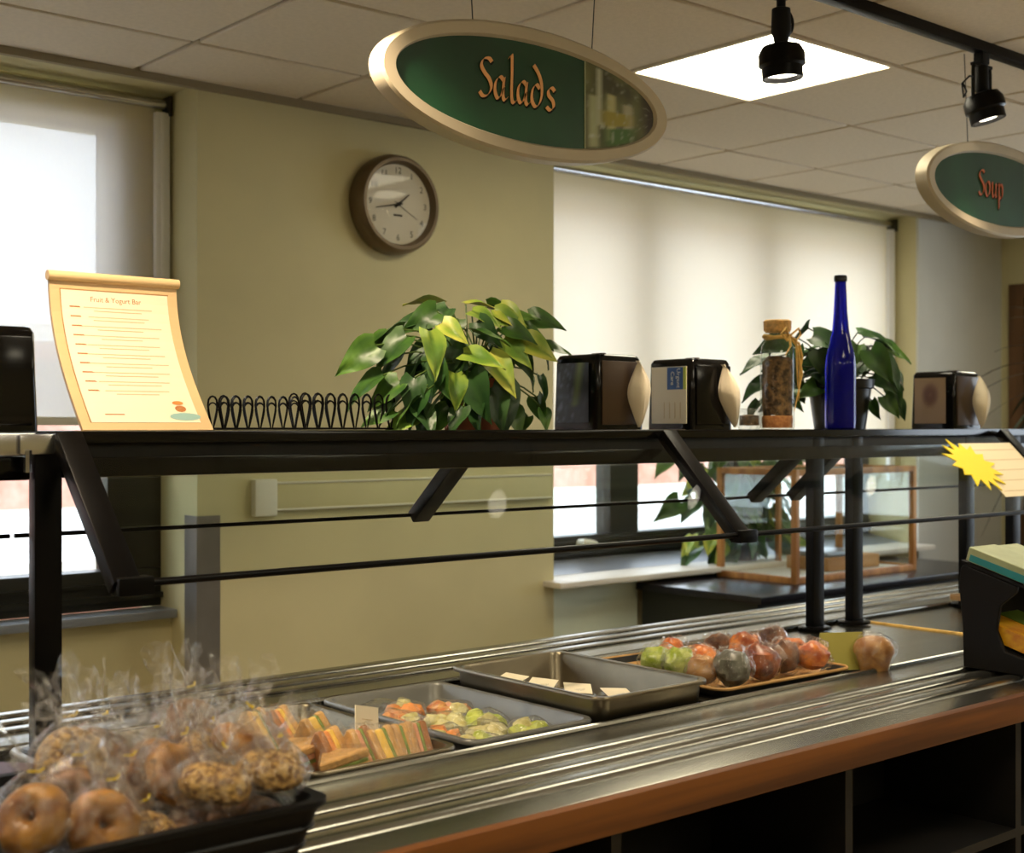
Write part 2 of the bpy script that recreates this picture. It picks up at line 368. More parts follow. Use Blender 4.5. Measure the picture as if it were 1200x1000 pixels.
def blind(x0, x1, zb, fab, label, yb_=4.40):
    t = thing('roller_blind', label, 'blind', ((x0+x1)/2, yb_, zb)); h = (x1-x0)/2
    MB().box(-h+.05, h-.05, -.0015, .0015, 0, 2.61-zb).build('fabric', fab, t)
    MB().box(-h+.05, h-.05, -.007, .007, -.008, .02).build('hem_bar', 'plastic_white', t, bevel=.003)
    MB().tube([(-h+.012, -.012, 2.625-zb), (h-.012, -.012, 2.625-zb)], .017, 12).build('head_rail', 'steel_bright', t, smooth=True)
    for s in (-1, 1):
        c = MB(); c.box(s*(h-.032)-.026, s*(h-.032)+.026, -.03, -.005, -.2 if zb < 1.45 else 0, 2.595-zb); c.box(s*(h-.032)-.008, s*(h-.032)+.008, -.036, -.03, -.0, 2.595-zb)
        c.build('side_channel', 'track_white', t, bevel=.003)
        MB().box(s*(h-.006)-.006, s*(h-.006)+.004, -.045, .02, 2.585-zb, 2.655-zb).build('bracket', 'frame_dark', t, bevel=.003)
blind(XL+.01, 2.175, 1.512, 'blind_left', 'pale roller blind drawn halfway down over the window behind the menu sign')
blind(3.825, 6.525, 1.40, 'blind_right', 'wide cream roller blind behind the napkin dispensers and blue bottle', 4.36)

cg = thing('corner_guard', 'brushed steel guard on the lower wall corner beside the near window', 'corner guard', (2.18, WY, 0))
box('flange', 'guard', (-.004, .085, -.004, 0, .1, 1.195), cg); box('flange', 'guard', (-.004, 0, 0, .085, .1, 1.195), cg)
# cream band and end block added for a reflection in the sneeze guard glass
refl = thing('reflection_band', 'added cream band standing in for a glass reflection, below the clock', 'reflection', (2.43, WY, 1.25))
box('reflection_strip', 'wall', (.05, 1.36, -.018, 0, -.05, .055), refl, bevel=.006)
for z in (-.045, .05): MB().tube([(.05, -.02, z), (1.36, -.02, z)], .004, 6).build('reflection_line', 'plastic_white', refl)
box('reflection_end', 'plastic_white', (-.045, .045, -.035, 0, -.065, .065), refl, bevel=.008)

# ---------------------------------------------------------------- outside the windows
g = MB().box(-30, 45, 4.7, 60, .2, .25).build('ground_outside', 'pavement'); g['kind'] = 'structure'
b = thing('brick_building', 'pale pink brick building across the street outside the window', 'building', (8, 15, .25))
box('wall', 'brick_pink', (-26, 22, 0, 3, .15, 2.2), b); box('plinth', 'ext_white', (-26, 22, -.15, 0, 0, .32), b)
for k in range(-8, 7): box('window', 'frame_dark', (k*3, k*3+1.4, -.03, .05, 1.3, 2.0), b)
box('cornice', 'ext_white', (-26, 22, -.2, 3, 2.2, 2.4), b)
b = thing('planter_wall', 'low pink brick planter wall outside the near window', 'planter', (.4, 6.3, .25))
box('wall', 'brick_pink', (-5, 2.8, 0, .35, 0, .55), b); box('coping', 'ext_white', (-5.05, 2.85, -.05, .4, .55, .61), b)

# ---------------------------------------------------------------- serving counter
CT = .90; X0, X1 = -.6, 6.9
ct = thing('serving_counter', 'long steel serving counter with ridged tray slides and a wooden front edge', 'counter', (0, 0, 0))
MB().box(X0, X1, 1.57, 1.935, .875, CT).build('front_deck', 'steel', ct, bevel=.003)
MB().box(X0, X1, 2.515, 2.83, .875, CT).build('rear_deck', 'steel', ct, bevel=.003)
MB().box(X0, X1, 1.545, 1.57, .842, CT+.001).build('wood_edge', 'wood_edge', ct, bevel=.004)
for y in (1.667, 1.740, 1.813, 2.655, 2.728, 2.80):
    pr = [(y-.027, CT-.002), (y-.026, CT+.001), (y-.019, CT+.0065), (y-.012, CT+.0082), (y+.012, CT+.0082), (y+.019, CT+.0065), (y+.026, CT+.001), (y+.027, CT-.002)]
    MB().prism(pr, X0, X1).build('ridge', 'steel', ct, smooth=True)
for y in (1.938, 2.512): MB().tube([(.25, y, CT+.002), (X1-.1, y, CT+.002)], .007, 8).build('well_lip', 'steel', ct, smooth=True)
wl = MB(); wl.box(.25, 2.29, 1.935, 2.515, .70, .712); wl.box(.25, 2.29, 1.935, 1.943, .712, .89); wl.box(.25, 2.29, 2.507, 2.515, .712, .89); wl.box(.25, .262, 1.943, 2.507, .712, .89); wl.box(2.278, 2.29, 1.943, 2.507, .712, .89)
wl.build('well_liner', 'well', ct)
MB().box(2.29, X1, 1.935, 2.515, .87, .894).build('deck_plate', 'steel', ct); MB().box(X0, .25, 1.935, 2.515, .87, .894).build('deck_plate', 'steel', ct)
for x in (3.55, 4.4): MB().box(x, x+.015, 1.945, 2.505, .894, .899).build('joint_strip', 'raffia', ct)
MB().box(X0, X1, 1.95, 1.97, .0, .70).build('back_panel', 'under', ct); MB().box(X0, X1, 2.76, 2.78, 0, .87).build('rear_panel', 'under', ct)
MB().box(X0, X1, 1.60, 1.95, .56, .58).build('shelf', 'under', ct); MB().box(X0, X1, 1.60, 1.95, .08, .10).build('shelf', 'under', ct)
for x in (-.35, .3, .95, 1.6, 2.25, 2.9, 3.55, 4.2, 4.85, 5.5): MB().box(x-.012, x+.012, 1.60, 1.95, .1, .56).build('divider', 'under', ct); MB().box(x-.012, x+.012, 1.60, 1.95, .58, .872).build('divider', 'under', ct)

def pan(name, label, w, l, depth, loc, m='steel_pan', rz=0., rim=.012, group='steel food pans in the cold well'):
    t = thing(name, label, 'food pan', loc, rz, group); hw, hl = w/2, l/2
    rg = [rrect(hw-.03, hl-.03, .03, -depth), rrect(hw-.016, hl-.016, .03, -depth+.02), rrect(hw-.010, hl-.010, .03, -.006), rrect(hw, hl, .032, -.008), rrect(hw+.001, hl+.001, .033, -.002), rrect(hw-.002, hl-.002, .031, .002),
          rrect(hw-rim, hl-rim, .028, .001), rrect(hw-rim-.004, hl-rim-.004, .026, -.006), rrect(hw-.02, hl-.02, .026, -depth+.022), rrect(hw-.034, hl-.034, .026, -depth+.004)]
    MB().loft(rg).build('pan_body', m, t, smooth=True, ang=50)
    return t
pan('food_pan', 'steel pan mostly hidden behind the bagel basket', .325, .53, .10, (1.07, 2.225, .908))
pan('food_pan', 'shallow steel pan holding the wrapped sandwiches', .325, .53, .065, (1.395, 2.225, .908))
pan('food_pan', 'grey pan holding wrapped cut fruit, between sandwich pan and deep pan', .325, .53, .075, (1.745, 2.225, .91), 'pan_grey')
pan('food_pan', 'deep steel pan with lidded tubs along one side, standing higher than its neighbours', .34, .50, .125, (2.075, 2.20, .950))
box_under = thing('pan_riser', 'dark riser lifting the deep steel pan', 'riser', (2.075, 2.2, .713)); box('riser_body', 'well', (-.13, .13, -.2, .2, 0, .111), box_under)

# ---------------------------------------------------------------- food wrapping helpers
def blob(rx, ry, rz, seed, amp=.12, fr=9., seg=14, rings=9, flat=.0):
    m = MB(); rr = []
    for j in range(rings+1):
        ph = -PI/2+PI*(j+.02)/(rings+.04)
        ring = []
        for k in range(seg):
            th = 2*PI*k/seg; p = Vector((math.cos(ph)*math.cos(th), math.cos(ph)*math.sin(th), math.sin(ph)))
            q = 1+amp*noise.noise(p*1.7+Vector((seed*3.1, seed, 0)))+amp*.5*noise.noise(p*4.1+Vector((0, seed*2.3, 5)))
            z = p.z*rz*q
            if flat: z = max(z, -rz*flat)
            ring.append(Vector((p.x*rx*q, p.y*ry*q, z)))
        rr.append(ring)
    return m.loft(rr)
def film_bag(rx, rz, seed, tail=.07, tdir=(0, 0, 1), amp=.26):
    """crumpled clear bag: closed body gathered at a neck, then a flared ruffled tail"""
    m = MB(); seg = 44; rings = []; prof = [(.35, -rz), (.85, -rz*.85), (1.06, -rz*.3), (1.08, rz*.2), (.9, rz*.75), (.55, rz*1.15), (.2, rz*1.5)]
    td = Vector(tdir)
    def ring(r, z, ruf, k0, sh):
        out = []
        for k in range(seg):
            th = 2*PI*k/seg; p = Vector((math.cos(th), math.sin(th), z*18))
            q = 1+amp*noise.noise(p*2.2+Vector((seed*5.3, 0, seed)))+ruf*(.30*math.sin(th*(6+k0 % 3)+seed)+.45*noise.noise(p*3.6+Vector((seed, seed*7, 0)))+.25*noise.noise(p*7+Vector((seed*3, 0, 0))))
            zz = z+ruf*.018*math.sin(th*4+seed*2)+ruf*.02*noise.noise(p*2.5)
            out.append(Vector((math.cos(th)*r*q, math.sin(th)*r*q, zz))+td*sh)
        return out
    for r, z in prof: rings.append(ring(r*rx, z, 0, 0, Vector((0, 0, 0)).length))
    zt = rz*1.5
    for i, (r, dz) in enumerate(((.15, .012), (.26, .2), (.36, .4), (.46, .6), (.58, .8), (.66, 1.0))):
        rings.append(ring(r*rx, zt+dz*tail*.8, .5+.2*i, int(seed), dz*tail*.5))
    return m.loft(rings, cap0=True, cap1=False)

def relax(pts, rad, clamp, it=80):
    """push a pile of round things apart until they only touch"""
    for _ in range(it):
        for i in range(len(pts)):
            for j in range(i):
                d = pts[i]-pts[j]; L_ = d.length; m = rad[i]+rad[j]
                if L_ < m:
                    d = d/L_ if L_ > 1e-5 else Vector((1, 0, 0)); pts[i] += d*(m-L_)*.5; pts[j] -= d*(m-L_)*.5
        pts = [clamp(p, r) for p, r in zip(pts, rad)]
    return pts
# foreground basket of wrapped bagels
bk = thing('bread_basket', 'black basket of wrapped bagels at the near end of the counter', 'basket', (.725, 1.735, CT+.011))
hw, hl = .270, .205
rg = [rrect(hw-.03, hl-.03, .03, 0), rrect(hw-.004, hl-.004, .035, .078), rrect(hw+.004, hl+.004, .035, .085), rrect(hw+.004, hl+.004, .035, .092), rrect(hw-.012, hl-.012, .03, .092), rrect(hw-.016, hl-.016, .03, .08), rrect(hw-.04, hl-.04, .03, .008)]
MB().loft(rg).build('basket_body', 'black_matte', bk, smooth=True)
for z in (.03, .055): MB().tube([p for p in rrect(hw-.03+.026*z/.078+.0015, hl-.03+.026*z/.078+.0015, .034, z)], .004, 6, True).build('weave_band', 'black_metal', bk, smooth=True)
def bagel(at_, label, u, v, y, mt, seed, tilt, rz, r=.044):
    p = at_
    t = thing('wrapped_bagel', label, 'bagel', p, rz, 'wrapped bagels in the black basket'); t.rotation_euler = (tilt, 0, rz)
    m = MB(); n, k = 22, 12; rings = []
    for i in range(n):
        a = 2*PI*i/n; rings.append([])
        for j in range(k):
            b = 2*PI*j/k; rr = .0225*(1+.14*noise.noise(Vector((math.cos(a)*1.5, math.sin(a)*1.5, seed+math.cos(b)))))
            q = r-.019+rr*math.cos(b); rings[-1].append(Vector((q*math.cos(a), q*math.sin(a), rr*.92*math.sin(b))))
    m.loft(rings, closed=True).build('bagel', mt, t, smooth=True)
    f = film_bag(r*1.18, .028+.016*math.sin(tilt), seed, tail=.042, tdir=(math.cos(seed*2.4)*.6, .35, .3))
    wr_ = f.build('wrap', 'film', t, smooth=True, fix=False, ang=70); wr_.rotation_euler = (-tilt+R(8)*math.sin(seed*5), R(10)*math.cos(seed*3), 0)
    zt = (.028+.016*math.sin(tilt))*1.5; MB().tube([(-.006, -.006, zt), (.0, -.009, zt+.001), (.008, -.004, zt), (.012, .0, zt+.004)], .0015, 5).build('tie', 'tie_yellow', wr_)
bag_spec = [
 ('sesame bagel in clear film standing at the left of the basket', 88, 905, 1.76, 'bagel_seed', 1.3, R(62), R(-15)),
 ('dark bagel in clear film at the back beside the sesame bagel', 135, 893, 1.84, 'bagel_dark', 2.1, R(40), R(20)),
 ('golden bagel in film at the top of the basket pile', 204, 890, 1.80, 'bagel_plain', 3.7, R(65), R(8)),
 ('brown bagel in film, lowest at the front of the basket', 118, 975, 1.62, 'bagel_plain', 4.2, R(58), R(-8)),
 ('pale seeded bagel in film left of the basket corner', 262, 900, 1.84, 'bagel_seed', 5.5, R(35), R(30)),
 ('dark seeded bagel in film in the middle of the pile', 250, 935, 1.74, 'bagel_dark', 6.4, R(60), R(38)),
 ('tan bagel in film at the right corner of the basket', 318, 930, 1.80, 'bagel_seed', 7.9, R(12), R(60)),
 ('bagel in film at the far left front with orange topping', 48, 965, 1.66, 'bagel_plain', 8.8, R(55), R(-50)),
 ('bagel in crumpled film low in front of the middle', 190, 985, 1.64, 'bagel_seed', 9.6, R(30), R(10)),
 ('shaded bagel in film between the golden and brown bagels', 165, 935, 1.72, 'bagel_dark', 10.4, R(45), R(-20)),
 ('bagel in film lying low inside the right basket corner', 300, 952, 1.72, 'bagel_seed', 12.9, R(15), R(25)),
 ('small bagel in film against the back rim at the right of the basket', 322, 918, 1.86, 'bagel_plain', 15.3, R(25), R(70)),
 ('bagel in film lying on the right end of the basket', 330, 940, 1.78, 'bagel_seed', 16.8, R(8), R(35)),
 ('dark bagel in film below the middle of the pile', 296, 968, 1.69, 'bagel_dark', 17.7, R(35), R(15)),
 ('bagel in film between the sesame bagel and the front bagel', 80, 945, 1.70, 'bagel_dark', 18.6, R(48), R(-30)),
 ('bagel in film behind the pale seeded bagel', 235, 880, 1.88, 'bagel_dark', 19.9, R(50), R(12)),
 ('bagel in film squeezed below the golden bagel', 213, 950, 1.68, 'bagel_plain', 14.1, R(50), R(22)),
 ('bagel in film near the front rim of the basket', 255, 975, 1.66, 'bagel_dark', 11.7, R(20), R(0)),
]
bp0 = [at(b[1], b[2]-6, Y=max(1.585, min(b[3], .93/at(b[1], 500, Y=1.).x))) for b in bag_spec]
bp0 = relax(bp0, [.040]*len(bp0), lambda p, r: Vector((max(.50, min(.935, p.x)), max(1.59, min(1.875, p.y)), max(.962, min(1.06, p.z)))), 25)
for p_, b in zip(bp0, bag_spec): bagel(p_, *b)
mb = thing('folded_tray', 'maroon folded tray on the counter beside the near post', 'tray', (.70, 2.30, CT+.001))
MB().prism([(-.18, .0), (.2, 0), (.2, .02), (-.16, .095), (-.18, .095)], -.30, -.01, 'Y').build('tray_side', 'maroon', mb, bevel=.004)
MB().prism([(-.18, .0955), (-.16, .0955), (.2, .0205), (.2, .03), (-.155, .104), (-.18, .104)], -.315, -.302, 'Y').build('tray_rim', 'pink_edge', mb)

# sandwiches
def sandwich(label, loc, rot, lay, s=1.0, seed=0):
    s *= 1.18; lay = [(a*1.2, b) for a, b in lay]
    """triangular half sandwich; layers stacked along local X, cut side facing local -Y"""
    t = thing('wrapped_sandwich', label, 'sandwich', loc, 0, 'wrapped sandwiches in the pan'); t.rotation_euler = rot
    x = 0.; tri = [(-.045*s, 0), (.045*s, 0), (.04*s, .012*s), (.004*s, .066*s), (-.004*s, .066*s), (-.04*s, .012*s)]
    tot = sum(a for a, _ in lay); x = -tot/2
    for wd, mt in lay:
        nm = {'bread': 'bread_slice', 'crust': 'bread_slice', 'egg': 'egg_filling', 'lettuce': 'lettuce', 'carrot': 'carrot_filling', 'ham': 'ham_filling'}[mt]
        k = 1.0 if nm == 'bread_slice' else .96
        MB().prism([(a*k, b*k) for a, b in tri], x, x+wd, 'X').build(nm, mt, t, bevel=.0025 if wd > .01 else .001, seg=1); x += wd
    pr = [(a*1.1, b*1.09-.001) for a, b in tri]
    m = MB(); rings = []
    for i in range(9):
        xx = -tot/2-.006+(tot+.012)*i/8
        rings.append([Vector((xx, a*(1+.10*noise.noise(Vector((xx*60, a*50, seed)))), max(-.001, b*(1+.10*noise.noise(Vector((xx*70, b*60, seed+9))))))) for a, b in pr])
    m.loft(rings).build('wrap', 'film_thin', t, smooth=True)
E = [(.012, 'bread'), (.016, 'egg'), (.005, 'lettuce'), (.012, 'bread')]; C_ = [(.012, 'crust'), (.010, 'carrot'), (.008, 'egg'), (.012, 'bread')]
H = [(.012, 'bread'), (.009, 'ham'), (.005, 'lettuce'), (.012, 'crust')]; L = [(.012, 'bread'), (.006, 'lettuce'), (.011, 'bread')]
pz = .862
sandwich('egg sandwich half standing upright at the back left of the pan', (1.315, 2.30, pz), (0, 0, R(25)), E, 1.2, 1)
sandwich('carrot sandwich half standing second at the back of the pan', (1.37, 2.29, pz), (0, R(-8), R(20)), C_, 1.2, 2)
sandwich('thick egg sandwich half in the middle of the pan', (1.39, 2.19, pz), (0, R(-10), R(15)), E, 1.2, 3)
sandwich('egg and carrot sandwich half beside the price card', (1.36, 2.10, pz), (0, R(-6), R(10)), C_, 1.1, 4)
sandwich('ham and lettuce sandwich half at the front of the pan', (1.405, 2.07, pz), (0, R(-4), R(6)), H, 1.1, 5)
sandwich('egg sandwich half at the front, right of the ham sandwich', (1.445, 2.06, pz), (0, R(-4), R(4)), E, 1.05, 6)
sandwich('lettuce sandwich half second from the pan corner', (1.482, 2.06, pz), (0, R(3), R(2)), L, 1.05, 7)
sandwich('lettuce sandwich half nearest the front right pan corner', (1.515, 2.06, pz), (0, R(6), R(0)), H, 1.05, 8)
sandwich('sandwich half lying flat at the front left of the pan', (1.315, 2.055, pz+.03), (0, R(80), R(-35)), L, 1.1, 9)
sandwich('second sandwich half lying flat behind the first', (1.31, 2.15, pz+.03), (0, R(82), R(-25)), H, 1.1, 10)
# price card in a clear stand
pcp = at(430, 858, Y=2.12)
pc = thing('price_card', 'cream price card on a clear stand above the sandwiches', 'card', pcp)
MB().box(-.031, .031, -.001, .001, -.02, .048).build('card', 'white_card', pc, rot=(R(-15), R(14), R(10)))
MB().grid(6, 2, lambda a, b: Vector((-.03+.06*a, .012+.02*b, -.045+.085*b))).build('clear_stand', 'clear_plastic', pc)
for k in range(5): MB().box(-.014, .014, -.0018, -.0012, .022-.008*k, .0235-.008*k).build('print_line', 'ink_faint', pc, rot=(R(-15), R(14), R(10)))
cl = thing('clear_clamshell', 'open clear plastic clamshell standing behind the egg sandwiches', 'container', at(358, 848, Y=2.36))
MB().loft([rrect(.05, .012, .008, -.03), rrect(.046, .014, .008, .02), rrect(.042, .012, .008, .055)], cap1=False).build('shell', 'clear_plastic', cl, smooth=True, rot=(R(-8), R(-10), R(15)))
cl = thing('clear_clamshell', 'clear plastic clamshell lying behind the price card', 'container', at(440, 838, Y=2.40))
MB().loft([rrect(.055, .035, .012, -.02), rrect(.06, .04, .012, .0), rrect(.06, .04, .012, .012), rrect(.045, .03, .012, .022)]).build('shell', 'clear_plastic', cl, smooth=True, rot=(0, R(-8), R(10)))

# wrapped cut fruit in grey pan
fp = [('orange melon pieces in clear wrap at the left of the grey pan', 1.64, 2.13, 'carrot'), ('brown fruit pack at the back left of the grey pan', 1.66, 2.30, 'fruit_mix'),
      ('orange fruit pack at the back of the grey pan', 1.73, 2.38, 'carrot'), ('mixed fruit pack in the centre of the grey pan', 1.73, 2.23, 'fruit_pale'), ('pale green fruit pack right of the centre', 1.80, 2.19, 'melon'),
      ('pale yellow fruit pack near the front of the grey pan', 1.73, 2.10, 'fruit_pale'), ('bright green melon pack at the front right of the grey pan', 1.82, 2.07, 'melon'), ('green fruit pack at the front left of the grey pan', 1.66, 2.04, 'melon'), ('mixed fruit pack at the back right of the grey pan', 1.81, 2.32, 'fruit_mix')]
for i, (lb, x, y, mt) in enumerate(fp):
    t = thing('fruit_pack', lb, 'fruit pack', (x, y, .874), i*.7, 'wrapped fruit packs in the grey pan')
    for k in range(5):
        a = 2*PI*k/5+i; blob(.024, .021, .019, i*7+k, .3, seg=9, rings=5).build('fruit_piece', mt if k < 3 else ('fruit_pale' if k == 3 else mt), t, smooth=True, loc=(.026*math.cos(a), .024*math.sin(a), .002+.008*(k % 2)))
    blob(.062, .056, .034, i*3.3, .22, seg=16, rings=8).build('wrap', 'film', t, smooth=True)
# lidded tubs in the deep pan
for i, (x, y) in enumerate(((1.985, 2.32), (2.0, 2.235), (2.02, 2.145), (2.045, 2.05))):
    t = thing('lidded_tub', ('clear lidded tub with a cream label, farthest in the deep pan', 'second clear tub from the far end of the deep pan', 'third clear tub from the far end of the deep pan', 'clear lidded tub nearest the front of the deep pan')[i], 'tub', (x, y, .870), R(15*i), 'lidded tubs in the deep pan')
    MB().lathe([(.034, 0), (.042, .04), (.044, .042)], seg=20, cap1=False).build('tub_cup', 'clear_plastic', t, smooth=True)
    blob(.036, .036, .02, i*5, .15, seg=12, rings=6).build('contents', ('fruit_pale', 'fruit_mix', 'ham', 'f_red')[i], t, smooth=True, loc=(0, 0, .022))
    MB().lathe([(.046, .042), (.046, .046), (.04, .047), (.036, .058), (.02, .062)], seg=20).build('tub_lid', 'clear_plastic', t, smooth=True)
    MB().box(-.032, .032, -.03, .03, .0625, .0635).build('label_card', 'white_card', t, rot=(R(4), R(-8), R(20)))

# tray of wrapped fruit and muffins
ty = thing('sheet_tray', 'tan lined tray of wrapped fruit on the counter', 'tray', (2.535, 2.19, .8945), R(-2))
rg = [rrect(.215, .215, .03, 0), rrect(.23, .23, .035, .02), rrect(.233, .233, .035, .022), rrect(.227, .227, .03, .022), rrect(.213, .213, .03, .006)]
MB().loft(rg).build('tray_body', 'tray_dark', ty, smooth=True)
MB().loft([rrect(.212, .212, .03, .0065), rrect(.212, .212, .03, .009)]).build('tray_liner', 'tray_tan', ty)
tr_rim = MB().tube(rrect(.232, .232, .035, .022), .004, 6, True).build('tray_rim', 'tray_tan', ty, smooth=True)
spec = [('pale green fruit in film at the left end of the tray', 768, 775, 'f_green', .046), ('green fruit in film with a dark hollow beside it', 790, 783, 'f_green', .046),
        ('orange fruit in film behind the green fruit', 788, 766, 'f_orange', .042), ('bright orange fruit in film in front of the pale film bundle', 822, 773, 'f_orange', .045), ('tan roll in film at the front left of the tray', 808, 787, 'f_tan', .042),
        ('dark grey film bundle at the tray front', 853, 783, 'f_grey', .050), ('brown muffin in film at the back middle of the tray', 841, 758, 'f_brown', .045), ('orange fruit in film at the middle back of the tray', 872, 760, 'f_orange', .046),
        ('red brown muffin in film at the tray front middle', 893, 776, 'f_red', .050), ('small orange fruit in film right of the middle', 900, 757, 'f_orange', .038), ('tall brown muffin in film beside the orange fruit', 922, 770, 'f_brown', .047), ('dark brown muffin in film at the back right of the tray', 928, 752, 'f_brown', .044),
        ('orange topped muffin in film at the front right of the tray', 960, 771, 'f_orange', .048), ('orange fruit in film by the olive card', 932, 764, 'f_orange', .04), ('pinkish fruit in film behind the olive card', 962, 752, 'f_orange', .036)]
TB = .9045
spec = [(a, u, v, m_, r*.93) for a, u, v, m_, r in spec]
fr0 = relax([at(q[1], q[2], Z=TB+q[4]) for q in spec], [q[4]*.80 for q in spec], lambda p, r: Vector((max(2.335, min(2.735, p.x)), max(1.995, min(2.38, p.y)), max(TB+r*1.25, min(TB+.02+r, p.z)))), 6)
for i, (lb, u, v, mt, r) in enumerate(spec):
    p = fr0[i]
    t = thing('wrapped_fruit', lb, 'fruit', p, i*1.1, 'wrapped fruit and muffins on the tray')
    blob(r*.90, r*.90, r*(.9 if i % 3 else .78), i*4.4+2, .22, seg=16, rings=9).build('fruit', mt, t, smooth=True)
    blob(r*1.04, r*1.04, r*1.0, i*2.2+1, .34, seg=26, rings=16).build('wrap', 'film', t, smooth=True)
p = at(1024, 764, Z=.943)
t = thing('wrapped_muffin', 'single film wrapped muffin standing alone right of the olive card', 'muffin', p)
MB().lathe([(.034, -.048), (.043, -.012), (.050, .0), (.049, .014), (.040, .028), (.022, .037), (.004, .039)], seg=18).build('muffin', 'f_tan', t, smooth=True)
blob(.055, .055, .05, 91, .2, seg=18, rings=10).build('wrap', 'film', t, smooth=True)
p = at(980, 762, Z=CT+.045)
t = thing('olive_card', 'folded olive green card standing beside the tray of fruit', 'card', (p.x+.02, p.y, .8985), R(-32))
MB().prism([(-.03, 0), (.03, 0), (.002, .088), (-.002, .088)], -.055, .055, 'X').build('card_panel', 'olive_card', t)
MB().box(-.06, .06, -.035, .035, -.004, .0).build('card_base', 'tray_dark', t)

# wooden board further along and the snack rack at the right edge
t = thing('serving_board', 'light wooden board on a black base beyond the sneeze guard posts', 'board', (4.25, 2.36, CT)); MB().box(-.2, .2, -.12, .12, .02, .04).build('board', 'wood_light', t, bevel=.004); MB().box(-.18, .18, -.1, .1, 0, .02).build('board_base', 'black_matte', t)
rk = thing('snack_rack', 'black tiered snack rack on the tray slide at the right', 'rack', (3.0, 1.63, CT+.01))
side = [(.17, 0), (-.02, 0), (-.025, .03), (.06, .05), (.082, .10), (.072, .16), (.03, .195), (.03, .21), (.17, .252), (.178, .24), (.182, .20), (.172, .10)]
for x in (0, .36): MB().prism(side, x, x+.012).build('side_panel', 'black_matte', rk, bevel=.002, seg=1)
MB().prism([(-.01, .027), (.16, .078), (.16, .084), (-.01, .033)], .012, .36).build('shelf', 'black_matte', rk); MB().prism([(.0, .2035), (.175, .256), (.175, .262), (0, .2095)], 0, .372).build('shelf', 'black_matte', rk)
MB().box(.012, .36, .165, .175, 0, .24).build('back_panel', 'black_matte', rk)
def slant(name, label, cat, x0, x1, y0, y1, zb, h, m, front=None, side=None):
    t = thing(name, label, cat, (3.0, 1.63, CT+.01)); s = .30
    MB().prism([(y0, zb+y0*s), (y1, zb+y1*s), (y1-h*s, zb+y1*s+h), (y0-h*s, zb+y0*s+h)], x0, x1).build('box_body', m, t, bevel=.002, seg=1)
    if front: MB().prism([(y0-.0015, zb+y0*s+.004), (y0-.0005, zb+y0*s+.004), (y0-h*s-.0005, zb+y0*s+h-.003), (y0-h*s-.0015, zb+y0*s+h-.003)], x0+.004, x1-.004).build('box_front', front, t)
    if side: MB().prism([(y0+.004, zb+y0*s+.003), (y1-.01, zb+y1*s+.0), (y1-.01-h*.4*s, zb+y1*s+h*.45), (y0+.004-h*s*.6, zb+y0*s+h*.6)], x0-.001, x0+.0).build('box_side', side, t)
    return t
slant('snack_box', 'teal and sage snack box on the upper tier of the rack', 'box', .002, .12, .0, .165, .2125, .034, 'sage', 'teal', 'teal')
slant('snack_box', 'pale teal snack box at the right of the upper tier', 'box', .125, .23, -.01, .165, .2125, .03, 'sage', 'pale_teal')
slant('snack_packet', 'yellow snack packet on the lower tier of the rack', 'packet', .016, .10, .0, .15, .042, .04, 'yellow_pack', 'yellow_pack')
slant('snack_packet', 'green and pale packet beside the yellow one on the lower tier', 'packet', .105, .2, -.005, .15, .042, .04, 'green_pack', 'pale_teal')

# ---------------------------------------------------------------- sneeze guard
ST = 1.492                                                # top of the shelf
sg = thing('sneeze_guard', 'black sneeze guard with a shelf and slanted glass above the food', 'sneeze guard', (0, 0, 0))
SA, SB, SF, SK = .995, 4.75, 2.432, 2.745
MB().box(SA, SB, SF, SK, ST-.024, ST).build('shelf', 'black_gloss', sg, bevel=.004)
for y in (SF+.006, SK-.03):
    MB().box(SA+.003, SB, y+.01, y+.02, ST-.05, ST-.024).build('edge_web', 'black_matte', sg)
    MB().box(SA+.003, SB, y, y+.03, ST-.088, ST-.05).build('edge_channel', 'black_gloss', sg, bevel=.005)
for x in (.972, 3.29, 3.485, 4.12, 4.42):
    MB().box(x-.026, x+.026, 2.445, 2.475, CT, ST-.004 if x < 1 else ST-.024).build('post', 'black_metal', sg, bevel=.003)
    MB().lathe([(.05, 0), (.05, .006), (.04, .009)], (x, 2.46, CT), 16).build('post_flange', 'black_metal', sg)
FR = (2.172, 1.232); BR = (2.69, 1.282)
for x in (.998, 2.61, 4.28):
    MB().beam((x, 2.425, ST-.012), (x, FR[0]+.004, FR[1]-.006), .05, .032, up=(0, 1, 0)).build('front_strut', 'black_metal', sg, bevel=.003)
    MB().box(x-.02, x+.045, FR[0]-.015, FR[0]+.02, FR[1]-.02, FR[1]+.012).build('rod_clamp', 'black_metal', sg, bevel=.004)
for x in (2.0, 3.29, 3.485): MB().beam((x, 2.50, ST-.05), (x, BR[0], BR[1]-.006), .05, .032, up=(0, 1, 0)).build('rear_strut', 'black_metal', sg, bevel=.003)
MB().tube([(.99, FR[0], FR[1]), (4.6, FR[0], FR[1])], .0068, 10).build('front_rod', 'black_metal', sg, smooth=True)
MB().tube([(1.0, BR[0], BR[1]), (4.7, BR[0], BR[1])], .0045, 10).build('rear_rod', 'black_metal', sg, smooth=True)
def pane(a, b, x0, x1):
    MB().beam((x0, (a[0]+b[0])/2, (a[1]+b[1])/2), (x1, (a[0]+b[0])/2, (a[1]+b[1])/2), math.hypot(b[0]-a[0], b[1]-a[1]), .006, up=(0, -(b[1]-a[1]), (b[0]-a[0]))).build('glass_pane', 'glass', sg)
for x0, x1 in ((1.026, 2.582), (2.638, 4.25)): pane((SF-.030, ST-.030), (FR[0]+.004, FR[1]+.006), x0, x1)
pane((SK-.06, ST-.10), (BR[0]+.004, BR[1]+.006), 1.026, 4.6)
